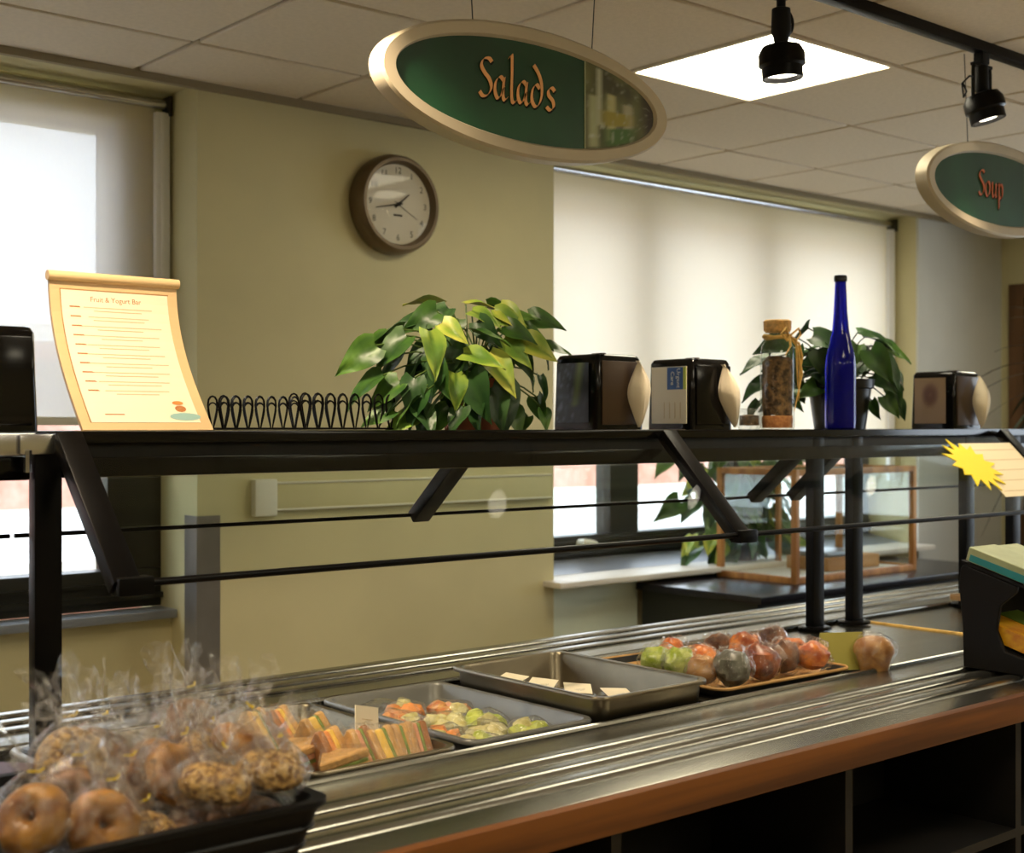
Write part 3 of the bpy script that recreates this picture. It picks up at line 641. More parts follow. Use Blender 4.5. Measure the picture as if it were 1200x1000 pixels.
# neighbouring guard to the left
ng = thing('sneeze_guard', 'end of the neighbouring sneeze guard with a bare steel fascia, left of the near post', 'sneeze guard', (0, 0, 0))
MB().box(-.6, .938, SF+.012, SK, ST-.024, ST-.002).build('shelf', 'black_gloss', ng, bevel=.004)
MB().box(-.6, .942, SF-.004, SF+.01, ST-.045, ST-.004).build('fascia', 'steel_bright', ng, bevel=.003)
MB().box(.91, 1.008, SF-.012, SF-.005, ST-.043, ST-.006).build('joint_plate', 'steel_bright', ng, bevel=.003)
MB().box(-.6, .938, SF+.012, SF+.05, ST-.09, ST-.046).build('edge_channel', 'black_gloss', ng, bevel=.004)
for x in (.86, .925): MB().tube([(x, SF-.008, ST-.035), (x, SF-.008, ST-.075)], .008, 8).build('bracket_pin', 'steel_bright', ng, smooth=True)
MB().box(.3, .35, 2.445, 2.475, CT, ST-.024).build('post', 'black_metal', ng, bevel=.003)
MB().tube([(-.6, BR[0], BR[1]), (.99, BR[0], BR[1])], .0045, 10).build('rear_rod', 'black_metal', ng, smooth=True)

# price list and yellow starburst on the glass
gd = Vector((0, FR[0]+.004-SF+.030, FR[1]+.006-ST+.030)).normalized(); gn = Vector((0, gd.z, -gd.y)); gn = gn if gn.y < 0 else -gn
def on_glass(x, s, off=.004): return Vector((x, SF-.030, ST-.030))+gd*(s+.03)+gn*(.003+off)
pl = thing('price_list', 'cream price list fixed to the slanted glass at the right', 'sign', (0, 0, 0))
MB().loft([[on_glass(a, s, o) for a, s in ((3.93, .0), (4.25, .0), (4.25, .235), (3.93, .235))] for o in (.001, .003)]).build('card', 'list_card', pl)
for k in range(5): MB().loft([[on_glass(a, s, o) for a, s in ((3.95, .03+k*.045), (4.24, .03+k*.045), (4.24, .033+k*.045), (3.95, .033+k*.045))] for o in (.0032, .0036)]).build('rule_line', 'ink_faint', pl)
sb = thing('starburst_sign', 'yellow starburst sign on the glass beside the price list', 'sign', (0, 0, 0))
pts = []
random.seed(5)
for k in range(28):
    a = 2*PI*k/28; r = 1.0 if k % 2 else (1.35+.35*random.random())
    pts.append((3.90+.082*r*math.cos(a), .098+.07*r*math.sin(a)))
MB().loft([[on_glass(a, s, o) for a, s in pts] for o in (.006, .009)]).build('burst', 'yellow_card', sb)

# ---------------------------------------------------------------- things on the shelf
def dispenser(label, loc, kind):
    t = thing('napkin_dispenser', label, 'napkin dispenser', loc, 0, 'black napkin dispensers on the shelf')
    w, l, h = .165, .17, .195
    MB().loft([rrect(w/2+.002, l/2, .012, 0), rrect(w/2+.002, l/2, .012, .012), rrect(w/2-.001, l/2-.002, .012, h*.5), rrect(w/2-.003, l/2-.004, .012, h-.012), rrect(w/2-.008, l/2-.010, .010, h-.002), rrect(w/2-.014, l/2-.016, .008, h)]).build('body', 'black_gloss', t, smooth=True, ang=50)
    MB().box(-w/2+.012, w/2-.012, -l/2-.004, -l/2+.002, .012, h-.018).build('face_plate', 'brown_plate' if kind in ('leaf', 'food') else 'black_gloss', t, bevel=.003)
    for s in (-1, 1): MB().prism([(-.06, .002), (-.02, .002), (-.02, .006), (-.06, .006)], -.012, .0, 'X').build('top_clip', 'brown_plate', t, loc=(s*.05, -.02, h-.004)) if s < 0 else None
    x = -w/2-.0035
    def ins(cf): MB().grid(14, 16, lambda a, b: Vector((x, l/2-.018-a*(l-.05), .018+b*(h-.04))), cf).build('ad_insert', 'print', t, fix=False)
    def mixc(a, b, f): f = max(0, min(1, f)); return tuple(p*(1-f)+q*f for p, q in zip(a, b))
    if kind == 'leaf':
        ins(lambda a, b: mixc(mixc((.012, .014, .01), (.10, .11, .13), (noise.noise(Vector((a*9, b*10, 3)))-.05)*2.2*(1 if a < .55 else .2)), (.16, .20, .03), (1-abs(a-.75+.25*(1-b))*6)*(.9 if b > .25 else 0)))
    elif kind == 'food':
        ins(lambda a, b: mixc(mixc((.17, .11, .065), (.07, .03, .02), 1.6-8*abs(math.hypot(a-.5, (b-.62))-.1)), (.18, .28, .08), (1-6*math.hypot(a-.72, b-.55))*1.2+(1-5*math.hypot(a-.4, b-.2))))
    elif kind == 'white':
        MB().box(x-.001, x+.001, -l/2+.02, l/2-.02, .016, h-.022).build('ad_insert', 'white_card', t)
        MB().box(x-.002, x, -l/2+.032, -l/2+.09, h-.085, h-.024).build('ad_panel', 'blue_print', t); MB().box(x-.002, x, -l/2+.0205, -l/2+.031, h-.085, h-.024).build('ad_stripe', 'lime_print', t)
        for k, wd in enumerate(('Urgent', 'Care')):
            text('ad_text', wd, .019, 'white_print', t, lambda p, q, k=k: Vector((x-.0026, -l/2+.048+.022*k-q, h-.054-p)))
        for k in range(4): MB().box(x-.0018, x, -l/2+.04+.02*k, -l/2+.043+.02*k, .03, .075).build('ad_line', 'ink_faint', t)
    # the napkin: a folded sheet bulging out of the slot
    if kind != 'plain':
        m = MB(); lean = .0 if kind == 'leaf' else (.028 if kind == 'white' else .006)
        def nf(a, b):
            e = math.sin(PI*min(1, max(0, b)))**.7; y = -l/2-.004-.012-.040*math.sin(PI*a)*e
            return Vector((.046+lean*(.5-b)*1.6+(a-.5)*.052*e+.004*math.sin(b*9+a*3), y-.006*math.sin(a*9), .006+b*(h-.022)))
        m.grid(12, 14, nf); m.grid(12, 14, lambda a, b: nf(a, b)+Vector((.001, .010*math.sin(PI*b), 0)))
        m.build('napkin', 'napkin', t, smooth=True, fix=False, ang=60)
    return t
def on_shelf(u, y): p = at(u, 500, Y=y); return Vector((p.x, y, ST))
DY = 2.56
def disp_at(uc, label, kind):                              # uc: pixel of the front left edge
    p = at(uc, 500, Y=DY-.085); dispenser(label, (p.x+.0825, DY, ST), kind)
disp_at(701, 'black napkin dispenser with a dark leafy picture on its side', 'leaf')
disp_at(812, 'black napkin dispenser with a white and blue advert on its side', 'white')
disp_at(1119, 'napkin dispenser with a brown food picture on its side, right of the far plant', 'food')
p = at(45, 500, Y=DY-.085); dispenser('plain black napkin dispenser at the left edge beside the menu sign', (p.x-.0825, DY, ST-.002), 'plain')

# menu sign
ms0 = at(97, 503, Y=2.475); ms1 = at(250, 503, Y=2.475); mw = ms1.x-ms0.x
ms = thing('menu_sign', 'curved wooden menu holder with a printed cream page', 'menu sign', ((ms0.x+ms1.x)/2, 2.475, ST))
HS = .305
def bend(s):                                               # s in 0..1 up the board -> (y, z)
    return (.165*math.sin(s*PI/2*.98)**1.0, HS*(s*.93+.07*s*s))
def board(x, s, off=0.):
    y, z = bend(s); y2, z2 = bend(min(1, s+.01)); y1, z1 = bend(max(0, s-.01)); n = Vector((0, -(z2-z1), (y2-y1))).normalized()
    return Vector((x, y, z))+n*off
def sheet(name, m, x0, x1, s0, s1, o0, o1, n=10):
    b = MB(); rings = []
    for i in range(n+1):
        s = s0+(s1-s0)*i/n; rings.append([board(x0, s, o0), board(x1, s, o0), board(x1, s, o1), board(x0, s, o1)])
    return b.loft(rings).build(name, m, ms)
hwm = mw/2
sheet('board', 'frame_wood', -hwm, hwm, 0, 1, -.006, .002, 14)
sheet('page', 'paper', -hwm+.022, hwm-.022, .05, .93, .0022, .0028, 14)
for a in ((-hwm+.02, -hwm+.022, .05, .935), (-hwm+.02, hwm-.02, .93, .937)): sheet('page_shadow_edge', 'wood_light', *a, .0022, .0032, 10)
sheet('back_foot', 'frame_wood', -.04, .04, .45, .5, -.012, -.006, 2); MB().beam((0, .125, .14), (0, .20, 0.004), .06, .006).build('easel_leg', 'frame_wood', ms)
y, z = bend(1); MB().tube([(-hwm-.004, y-.002, z+.004), (hwm+.004, y-.002, z+.004)], .0105, 12).build('top_roll', 'frame_wood', ms, smooth=True)
text('menu_title', 'Fruit & Yogurt Bar', .0145, 'ink_title', ms, lambda a, b: board(a, .875+b/HS, .0031))
random.seed(3)
for k in range(10):
    s = .82-.062*k
    MB().loft([[board(x, q, o) for x, q in ((-hwm+.038, s), (-hwm+.058+.006*random.random(), s), (-hwm+.058, s+.008), (-hwm+.038, s+.008))] for o in (.003, .0033)]).build('menu_word', 'ink_title', ms)
    for q0 in (0, -.022):
        w2 = (.055 if q0 else .085)*(.8+.3*random.random()); x0 = -w2*.9
        MB().loft([[board(x, q, o) for x, q in ((x0, s+q0), (x0+w2*1.9, s+q0), (x0+w2*1.9, s+q0+.005), (x0, s+q0+.005))] for o in (.003, .0033)]).build('menu_line', 'ink_faint', ms)
MB().loft([[board(hwm-.085+.034*(1+math.cos(a)), .09+.026*math.sin(a), o) for a in [2*PI*i/16 for i in range(16)]] for o in (.003, .0034)]).build('bowl_picture', 'pale_teal', ms)
MB().loft([[board(hwm-.055+.012*math.cos(a), .125+.022*math.sin(a)+.02, o) for a in [2*PI*i/12 for i in range(12)]] for o in (.0034, .0038)]).build('fruit_picture', 'fruit_mix', ms)
MB().loft([[board(hwm-.057+.012*math.cos(a), .185+.013*math.sin(a), o) for a in [2*PI*i/12 for i in range(12)]] for o in (.0036, .004)]).build('fruit_picture', 'carrot', ms)
MB().loft([[board(x, q, o) for x, q in ((-hwm+.055, .10), (-hwm+.095, .10), (-hwm+.095, .107), (-hwm+.055, .107))] for o in (.003, .0033)]).build('menu_line', 'ink_title', ms)

# looped wire holders
def wire_rack(label, u0, u1, y, h, nl):
    a = on_shelf(u0, y); b = on_shelf(u1, y); L_ = b.x-a.x
    t = thing('wire_rack', label, 'wire rack', a, 0, 'looped black wire racks on the shelf'); r = .0022
    for yy, ph in ((-.028, 0.), (.03, .35)):
        pts = []
        pitch = L_/nl
        for k in range(nl):
            cx = pitch*(k+.5+ph*.6)
            for fx, fz in ((-.08, 0), (-.22, .25), (-.38, .52), (-.46, .72), (-.40, .88), (-.22, .97), (0, 1), (.22, .97), (.40, .88), (.46, .72), (.38, .52), (.22, .25), (.08, 0)):
                pts.append((cx+fx*pitch*1.02, yy+.010*fx, .004+h*fz))
        MB().tube(pts, r, 6).build('wire_loops', 'black_metal', t, smooth=True)
        pts2 = [(p[0]+.004, p[1]+.007, .004+(p[2]-.004)*.80) for p in pts]
        MB().tube(pts2, r*.8, 6).build('wire_loops', 'black_metal', t, smooth=True)
        MB().tube([(0, yy, .003), (L_, yy, .003)], .002, 6).build('base_wire', 'black_metal', t, smooth=True)
    for x in (0, L_/2, L_): MB().tube([(x, -.028, .003), (x, .03, .003)], .002, 6).build('cross_wire', 'black_metal', t, smooth=True)
wire_rack('looped black wire rack right beside the menu sign', 247, 344, 2.55, .068, 7)
wire_rack('taller looped black wire rack partly behind the trailing plant leaves', 342, 456, 2.60, .078, 8)

# ---------------------------------------------------------------- plants
def leaf_mesh(name, mt, tip_c, base_c, fold=.25, droop=.5, wave=0., seed=0):
    """heart shaped leaf along +X, unit length, midrib folded"""
    m = MB(); nu, nv = 8, 6
    def hw(a):
        return .36*(math.sin(PI*min(1, (a*.93+.07)**.60))**.95)*(1-.25*a)
    def fn(a, b):
        s = (b-.5)*2; w = hw(a) if a < .999 else .0
        back = -.10*abs(s)**1.5*(1-a)**3
        x = a+back; y = s*w; z = fold*abs(s)*w-droop*a*a*.55+.03*math.sin(a*9+seed+s*3)*wave
        return Vector((x, y, z))
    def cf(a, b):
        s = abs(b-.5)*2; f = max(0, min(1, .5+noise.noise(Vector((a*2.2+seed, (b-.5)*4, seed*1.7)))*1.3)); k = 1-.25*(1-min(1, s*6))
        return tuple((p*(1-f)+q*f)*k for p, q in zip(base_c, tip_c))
    m.grid(nu, nv, fn, cf)
    o = m.build(name, mt, None, smooth=True, fix=False, ang=80); me = o.data; bpy.data.objects.remove(o); return me
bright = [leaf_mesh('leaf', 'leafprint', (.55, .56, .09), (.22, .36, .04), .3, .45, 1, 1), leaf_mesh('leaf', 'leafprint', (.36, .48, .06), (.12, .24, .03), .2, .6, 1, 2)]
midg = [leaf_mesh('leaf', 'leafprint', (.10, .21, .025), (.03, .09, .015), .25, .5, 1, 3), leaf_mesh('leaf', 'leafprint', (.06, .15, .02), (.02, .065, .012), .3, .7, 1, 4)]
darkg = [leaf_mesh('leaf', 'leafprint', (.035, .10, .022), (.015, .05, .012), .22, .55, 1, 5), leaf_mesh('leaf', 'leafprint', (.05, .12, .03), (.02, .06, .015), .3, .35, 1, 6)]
def put_leaf(t, base, tip, size, me, roll=0., origin=None, stem='stem', sr=.0022):
    base = Vector(base); x = (Vector(tip)).normalized()
    n0 = Vector((-_s*.42+.55*math.sin(base.x*91), -_c*.42+.45*math.cos(base.z*77), .62+.25*math.sin(base.x*53+base.z*31)))
    side = n0.cross(x); side = side.normalized() if side.length > 1e-3 else Vector((0, 1, 0))
    up = x.cross(side).normalized()
    mm = Matrix((x, side, up)).transposed() @ Matrix.Rotation(roll, 3, 'X')
    share('leaf', me, t, matrix=Matrix.Translation(base) @ mm.to_4x4() @ Matrix.Diagonal((size, size, size, 1)))
    if origin is not None:
        o = Vector(origin); mid = (o+base)/2+Vector((0, 0, .25*(base-o).length))
        pts = [o*(1-f)**2+mid*2*f*(1-f)+base*f*f for f in [i/5 for i in range(6)]]
        MB().tube(pts, sr, 5).build('stem', stem, t, smooth=True)
def pot(t, r, h, m):
    MB().lathe([(r*.78, 0), (r*.95, h*.8), (r*1.03, h*.82), (r*1.05, h), (r*.95, h), (r*.92, h*.86), (0.004, h*.86)], seg=24).build('pot', m, t, smooth=True)
    MB().lathe([(0.004, h*.862), (r*.90, h*.862), (r*.86, h*.89), (.004, h*.90)], seg=16).build('soil', 'soil', t)
# near pothos: hand laid leaves (u, v of leaf base; direction in image terms right/down; size in px; shade)
pc1 = on_shelf(556, 2.61)
p1 = thing('potted_pothos', 'trailing pothos with yellow green leaves beside the wire racks', 'plant', pc1)
pot(p1, .095, .125, 'clay')
RT = Vector((_c, -_s, 0)); FW = Vector((_s, _c, 0))
def laid(t, c0, rows, dist, origin, stem='stem', ls=1.02):
    k = dist/FPX
    for i, (u, v, du, dv, sz, sh, dep) in enumerate(rows):
        b = at(u, v, Y=c0.y)
        b = b+FW*dep-c0
        d = RT*du+Vector((0, 0, -dv))-FW*(.35 if dep < .05 else -.2)*max(1, math.hypot(du, dv))
        me = {'b': bright, 'm': midg, 'd': darkg}[sh][i % 2]
        put_leaf(t, b, d, sz*k*ls, me, roll=R(((i*37) % 50)-25), origin=Vector((.02*math.sin(i*1.7), .02*math.cos(i*2.3), origin)), stem=stem)
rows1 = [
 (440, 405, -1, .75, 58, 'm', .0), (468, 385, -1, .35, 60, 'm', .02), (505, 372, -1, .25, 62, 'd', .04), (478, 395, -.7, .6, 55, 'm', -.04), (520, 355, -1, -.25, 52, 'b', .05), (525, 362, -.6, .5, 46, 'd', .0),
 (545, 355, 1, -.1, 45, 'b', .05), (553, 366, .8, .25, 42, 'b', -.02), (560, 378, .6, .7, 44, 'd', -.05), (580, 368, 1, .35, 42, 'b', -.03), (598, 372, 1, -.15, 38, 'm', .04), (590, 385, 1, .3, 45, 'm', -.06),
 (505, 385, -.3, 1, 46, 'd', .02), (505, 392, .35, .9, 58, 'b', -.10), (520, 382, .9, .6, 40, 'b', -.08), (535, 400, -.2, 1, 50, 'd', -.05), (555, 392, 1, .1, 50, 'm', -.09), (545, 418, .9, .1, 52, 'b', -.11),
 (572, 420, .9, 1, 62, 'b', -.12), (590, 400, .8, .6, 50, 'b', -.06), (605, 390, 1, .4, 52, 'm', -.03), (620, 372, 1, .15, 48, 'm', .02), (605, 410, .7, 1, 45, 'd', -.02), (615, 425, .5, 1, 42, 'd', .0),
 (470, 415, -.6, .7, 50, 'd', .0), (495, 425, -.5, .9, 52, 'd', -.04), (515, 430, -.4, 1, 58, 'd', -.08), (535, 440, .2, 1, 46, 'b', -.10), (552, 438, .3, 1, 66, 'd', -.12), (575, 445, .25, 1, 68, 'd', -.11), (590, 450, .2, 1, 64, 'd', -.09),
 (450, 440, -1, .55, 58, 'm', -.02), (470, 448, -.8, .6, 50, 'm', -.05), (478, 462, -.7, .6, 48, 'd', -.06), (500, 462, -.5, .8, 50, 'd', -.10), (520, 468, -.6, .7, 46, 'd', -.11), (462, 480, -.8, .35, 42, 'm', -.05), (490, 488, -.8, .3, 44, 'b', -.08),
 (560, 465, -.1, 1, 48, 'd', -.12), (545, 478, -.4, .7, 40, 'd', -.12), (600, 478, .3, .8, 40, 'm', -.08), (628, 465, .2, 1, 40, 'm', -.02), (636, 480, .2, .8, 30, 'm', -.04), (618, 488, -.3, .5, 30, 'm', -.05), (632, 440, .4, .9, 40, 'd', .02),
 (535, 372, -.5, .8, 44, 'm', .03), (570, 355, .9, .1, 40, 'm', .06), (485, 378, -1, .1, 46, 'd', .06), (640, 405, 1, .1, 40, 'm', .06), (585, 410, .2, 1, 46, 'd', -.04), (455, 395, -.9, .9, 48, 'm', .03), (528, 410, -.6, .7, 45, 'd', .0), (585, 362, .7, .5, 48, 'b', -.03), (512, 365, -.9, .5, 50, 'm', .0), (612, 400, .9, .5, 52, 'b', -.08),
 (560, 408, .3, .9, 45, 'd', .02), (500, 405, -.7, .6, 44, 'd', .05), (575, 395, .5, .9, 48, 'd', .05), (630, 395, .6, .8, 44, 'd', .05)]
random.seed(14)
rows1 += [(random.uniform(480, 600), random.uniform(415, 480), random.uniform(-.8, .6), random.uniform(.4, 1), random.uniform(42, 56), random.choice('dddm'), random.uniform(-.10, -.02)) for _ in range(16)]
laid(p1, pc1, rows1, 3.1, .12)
pc2 = on_shelf(984, 2.635)
p2 = thing('potted_pothos', 'dark green pothos in a black pot behind the blue bottle', 'plant', pc2)
pot(p2, .105, .16, 'pot_black')
random.seed(21)
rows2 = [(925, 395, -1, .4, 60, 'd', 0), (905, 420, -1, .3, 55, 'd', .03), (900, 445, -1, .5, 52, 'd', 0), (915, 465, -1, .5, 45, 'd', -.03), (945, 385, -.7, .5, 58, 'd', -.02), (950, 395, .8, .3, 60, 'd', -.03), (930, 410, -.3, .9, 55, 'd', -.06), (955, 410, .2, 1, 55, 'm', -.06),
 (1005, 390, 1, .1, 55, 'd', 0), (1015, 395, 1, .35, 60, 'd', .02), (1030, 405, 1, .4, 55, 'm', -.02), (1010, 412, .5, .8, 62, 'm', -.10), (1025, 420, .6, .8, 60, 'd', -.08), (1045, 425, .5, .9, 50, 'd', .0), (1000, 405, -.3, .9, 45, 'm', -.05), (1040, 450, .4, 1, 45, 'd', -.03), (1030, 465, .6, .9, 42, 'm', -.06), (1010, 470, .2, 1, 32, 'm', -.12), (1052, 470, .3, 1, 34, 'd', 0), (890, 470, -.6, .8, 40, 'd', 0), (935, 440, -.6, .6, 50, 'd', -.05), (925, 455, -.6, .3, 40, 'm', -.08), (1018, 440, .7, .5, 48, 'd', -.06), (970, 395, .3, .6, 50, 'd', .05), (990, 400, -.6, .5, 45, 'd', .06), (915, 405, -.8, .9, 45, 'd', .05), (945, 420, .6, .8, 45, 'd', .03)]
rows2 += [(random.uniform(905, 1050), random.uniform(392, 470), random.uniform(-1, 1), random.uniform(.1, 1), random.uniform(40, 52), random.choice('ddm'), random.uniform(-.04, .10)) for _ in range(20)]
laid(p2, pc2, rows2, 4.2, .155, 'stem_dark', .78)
# plant on the window sill behind the display case
pc3 = Vector((5.08, 4.22, .858))
p3 = thing('sill_plant', 'leafy green plant on the far window sill behind the display case', 'plant', pc3)
pot(p3, .085, .13, 'pot_black')
random.seed(9)
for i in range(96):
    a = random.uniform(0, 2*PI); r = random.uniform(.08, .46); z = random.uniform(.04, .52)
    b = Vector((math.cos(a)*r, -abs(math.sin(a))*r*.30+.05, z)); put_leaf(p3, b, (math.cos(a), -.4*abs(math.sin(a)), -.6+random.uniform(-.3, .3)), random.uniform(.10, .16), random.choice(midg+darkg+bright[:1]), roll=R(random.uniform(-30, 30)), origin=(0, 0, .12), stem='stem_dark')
# dracaena at the right edge
dc = Vector((6.45, 3.32, 0)); dr = thing('dracaena_tree', 'tall spiky dracaena at the right edge beyond the counter', 'plant', dc)
pot(dr, .16, .3, 'pot_black'); MB().tube([(0, 0, .26), (.01, 0, .9), (-.01, .01, 1.5), (0, 0, 1.95)], [.02, .018, .016, .013]).build('trunk', 'bark', dr, smooth=True)
for i in range(44):
    a = 2*PI*i*.382; el = R(75-i*2.9); L_ = .5+.1*math.sin(i*2.1); z0 = 1.98-.010*i; w = .021
    m = MB(); rings = []
    for k in range(8):
        f = k/7; rr = L_*f*math.cos(el)*.9+.02; zz = z0+L_*f*math.sin(el)-.40*L_*f*f*1.2; ww = w*(1-f)**.6*min(1, .4+f*3)+.0006
        c = Vector((rr*math.cos(a), rr*math.sin(a), zz)); s = Vector((-math.sin(a), math.cos(a), 0))
        rings.append([c-s*ww, c+Vector((0, 0, -.0015)), c+s*ww, c+Vector((0, 0, .001))])
    m.loft(rings).build('leaf', 'dracaena', dr, smooth=True)

# jar, bottle and small votive
jp = on_shelf(911, 2.52); j = thing('glass_jar', 'tall glass jar of dried spices tied with raffia', 'jar', jp)
MB().lathe([(.046, 0), (.05, .006), (.05, .215), (.046, .245), (.036, .262), (.036, .29)], seg=28, cap1=False).build('jar_glass', 'jar_glass', j, smooth=True)
MB().lathe([(.044, .004), (.0455, .03), (.044, .04)], seg=20).build('jar_bottom_layer', 'jar_base', j, smooth=True)
m = MB(); random.seed(2); m.lathe([(.043, .041), (.0455, .10), (.044, .16), (.045, .20), (.030, .212)], seg=24, fn=lambda r, z, a: Vector((0, 0, .004*math.sin(a*5+z*90)))); m.build('spice_fill', 'jar_fill', j, smooth=True)
MB().lathe([(.034, .285), (.040, .292), (.041, .318), (.036, .322)], seg=20).build('cork_lid', 'cork', j, smooth=True)
MB().tube([(.039*math.cos(a), .039*math.sin(a), .272+.003*math.sin(3*a)) for a in [2*PI*i/20 for i in range(20)]], .006, 6, True).build('raffia_tie', 'raffia', j, smooth=True)
for k, (dx, ln) in enumerate(((.012, .15), (.022, .19), (.03, .12), (-.03, .06), (.02, .22))):
    MB().tube([(.0, -.042, .272), (dx*.7+.008, -.056, .262-.02*k % .03), (dx+.008, -.056-.003*k, .272-ln*.5), (dx+.012-.006*k, -.056, .272-ln)], [.003, .004, .0035, .001], 6).build('raffia_strand', 'raffia', j, smooth=True)
for sx in (-1, 1): MB().tube([(0, -.042, .272), (sx*.03, -.055, .296), (sx*.045, -.05, .278), (sx*.02, -.052, .258), (0, -.042, .27)], .0032, 6).build('raffia_bow', 'raffia', j, smooth=True)
bp_ = on_shelf(985, 2.50); bt = thing('blue_bottle', 'tall slim cobalt blue glass bottle in front of the dark pothos', 'bottle', bp_)
MB().lathe([(.036, 0), (.046, .004), (.047, .02), (.047, .19), (.044, .225), (.034, .262), (.026, .30), (.021, .36), (.0175, .43), (.0165, .452)], seg=28).build('bottle_body', 'cobalt', bt, smooth=True)
MB().lathe([(.0165, .452), (.020, .455), (.020, .468), (.018, .472), (.012, .472)], seg=20).build('bottle_lip', 'black_gloss', bt, smooth=True)
vp = on_shelf(878, 2.58); v_ = thing('small_votive', 'small mottled glass votive behind the napkin of the second dispenser', 'votive', vp)
MB().lathe([(.03, 0), (.036, .01), (.038, .05), (.035, .062), (.032, .062), (.033, .05), (.030, .012), (.004, .010)], seg=20).build('votive_glass', 'clear_plastic', v_, smooth=True)
MB().lathe([(.028, .011), (.029, .04), (.01, .043)], seg=14).build('votive_fill', 'jar_fill', v_, smooth=True)

# ---------------------------------------------------------------- clock
cp = at(464, 240, Y=WY-.04); ck = thing('wall_clock', 'round wall clock with a dark bronze rim on the pier', 'clock', (cp.x, WY, cp.z))
def disc(prof, seg=48, cap=True): return MB().loft([[Vector((r*math.cos(2*PI*k/seg), -y*1.3, r*math.sin(2*PI*k/seg))) for k in range(seg)] for r, y in prof], cap1=cap)
disc([(.176, 0), (.187, .004), (.189, .03), (.182, .052), (.172, .062), (.160, .062), (.156, .05), (.152, .046), (.151, .036)], cap=False).build('rim', 'clock_rim', ck, smooth=True)
disc([(.150, .030), (.150, .040)]).build('dial', 'clock_face', ck)
for k in range(12):
    a = PI/2-2*PI*(k+1)/12; text('numeral', str(k+1), .034, 'ink', ck, lambda p, q, a=a: Vector((.126*math.cos(a)+p, -.0535, .126*math.sin(a)+q)))
def hand(name, ang, L_, w):
    d = Vector((math.sin(R(ang)), 0, math.cos(R(ang)))); s = Vector((d.z, 0, -d.x)); y = Vector((0, -.055, 0))
    MB().loft([[y+o-d*.02-s*w, y+o-d*.02+s*w, y+o+d*L_+s*w*.4, y+o+d*L_-s*w*.4] for o in (Vector(), Vector((0, -.0015, 0)))]).build(name, 'ink', ck)
hand('hour_hand', 51, .065, .005); hand('minute_hand', 258, .105, .0035); hand('second_hand', 120, .10, .001)
disc([(.008, .041), (.008, .049)], 12).build('hub', 'ink', ck); MB().box(-.02, .02, -.0535, -.0515, -.045, -.038).build('maker_mark', 'ink', ck)
disc([(.155, .049), (.12, .056), (.06, .060), (.004, .061)]).build('crystal', 'clock_glass', ck, smooth=True, fix=False)

# ---------------------------------------------------------------- hanging oval signs
HSC = 1.18
def stroke(pts, nib, ang, smooth=True):
    """broad nib stroke along a polyline -> quads (2d)"""
    P = [Vector(p) for p in pts]; out = []
    n = len(P)
    for i in range(n-1):
        p0, p1, p2, p3 = P[max(i-1, 0)], P[i], P[i+1], P[min(i+2, n-1)]
        for q in range(6):
            t = q/6; out.append(.5*((2*p1)+(p2-p0)*t+(2*p0-5*p1+4*p2-p3)*t*t+(3*p1-p0-3*p2+p3)*t**3))
    out.append(P[-1]); nv = Vector((math.cos(ang), math.sin(ang)))*nib/2; return [(p-nv, p+nv) for p in out]
GL = {'S': ([[(.52, .92), (.40, 1.0), (.20, .95), (.12, .78), (.24, .62), (.42, .48), (.50, .28), (.38, .08), (.18, .02), (.05, .12)]], .58),
 'a': ([[(.40, .52), (.26, .60), (.10, .46), (.06, .22), (.15, .04), (.28, .10), (.40, .34)], [(.42, .58), (.38, .30), (.38, .08), (.46, .02), (.54, .10)]], .56),
 'l': ([[(.06, 1.12), (.16, 1.2), (.17, .8), (.15, .3), (.17, .05), (.26, .0), (.34, .08)]], .34),
 'd': ([[(.38, .50), (.24, .60), (.09, .44), (.06, .20), (.18, .02), (.34, .08), (.46, .32), (.46, .62), (.34, .88), (.14, 1.08)]], .60),
 's': ([[(.40, .52), (.28, .60), (.14, .52), (.16, .38), (.32, .26), (.36, .10), (.22, .0), (.06, .07)]], .44),
 'o': ([[(.24, .60), (.09, .46), (.06, .22), (.18, .02), (.34, .08), (.44, .34), (.38, .54), (.24, .60)]], .54),
 'u': ([[(.04, .54), (.12, .58), (.12, .22), (.20, .02), (.34, .12), (.42, .34)], [(.44, .58), (.42, .24), (.44, .04), (.54, .08)]], .58),
 'p': ([[(.04, .52), (.13, .60), (.13, .1), (.12, -.38)], [(.13, .36), (.26, .58), (.42, .50), (.44, .22), (.32, .02), (.14, .08)]], .54)}
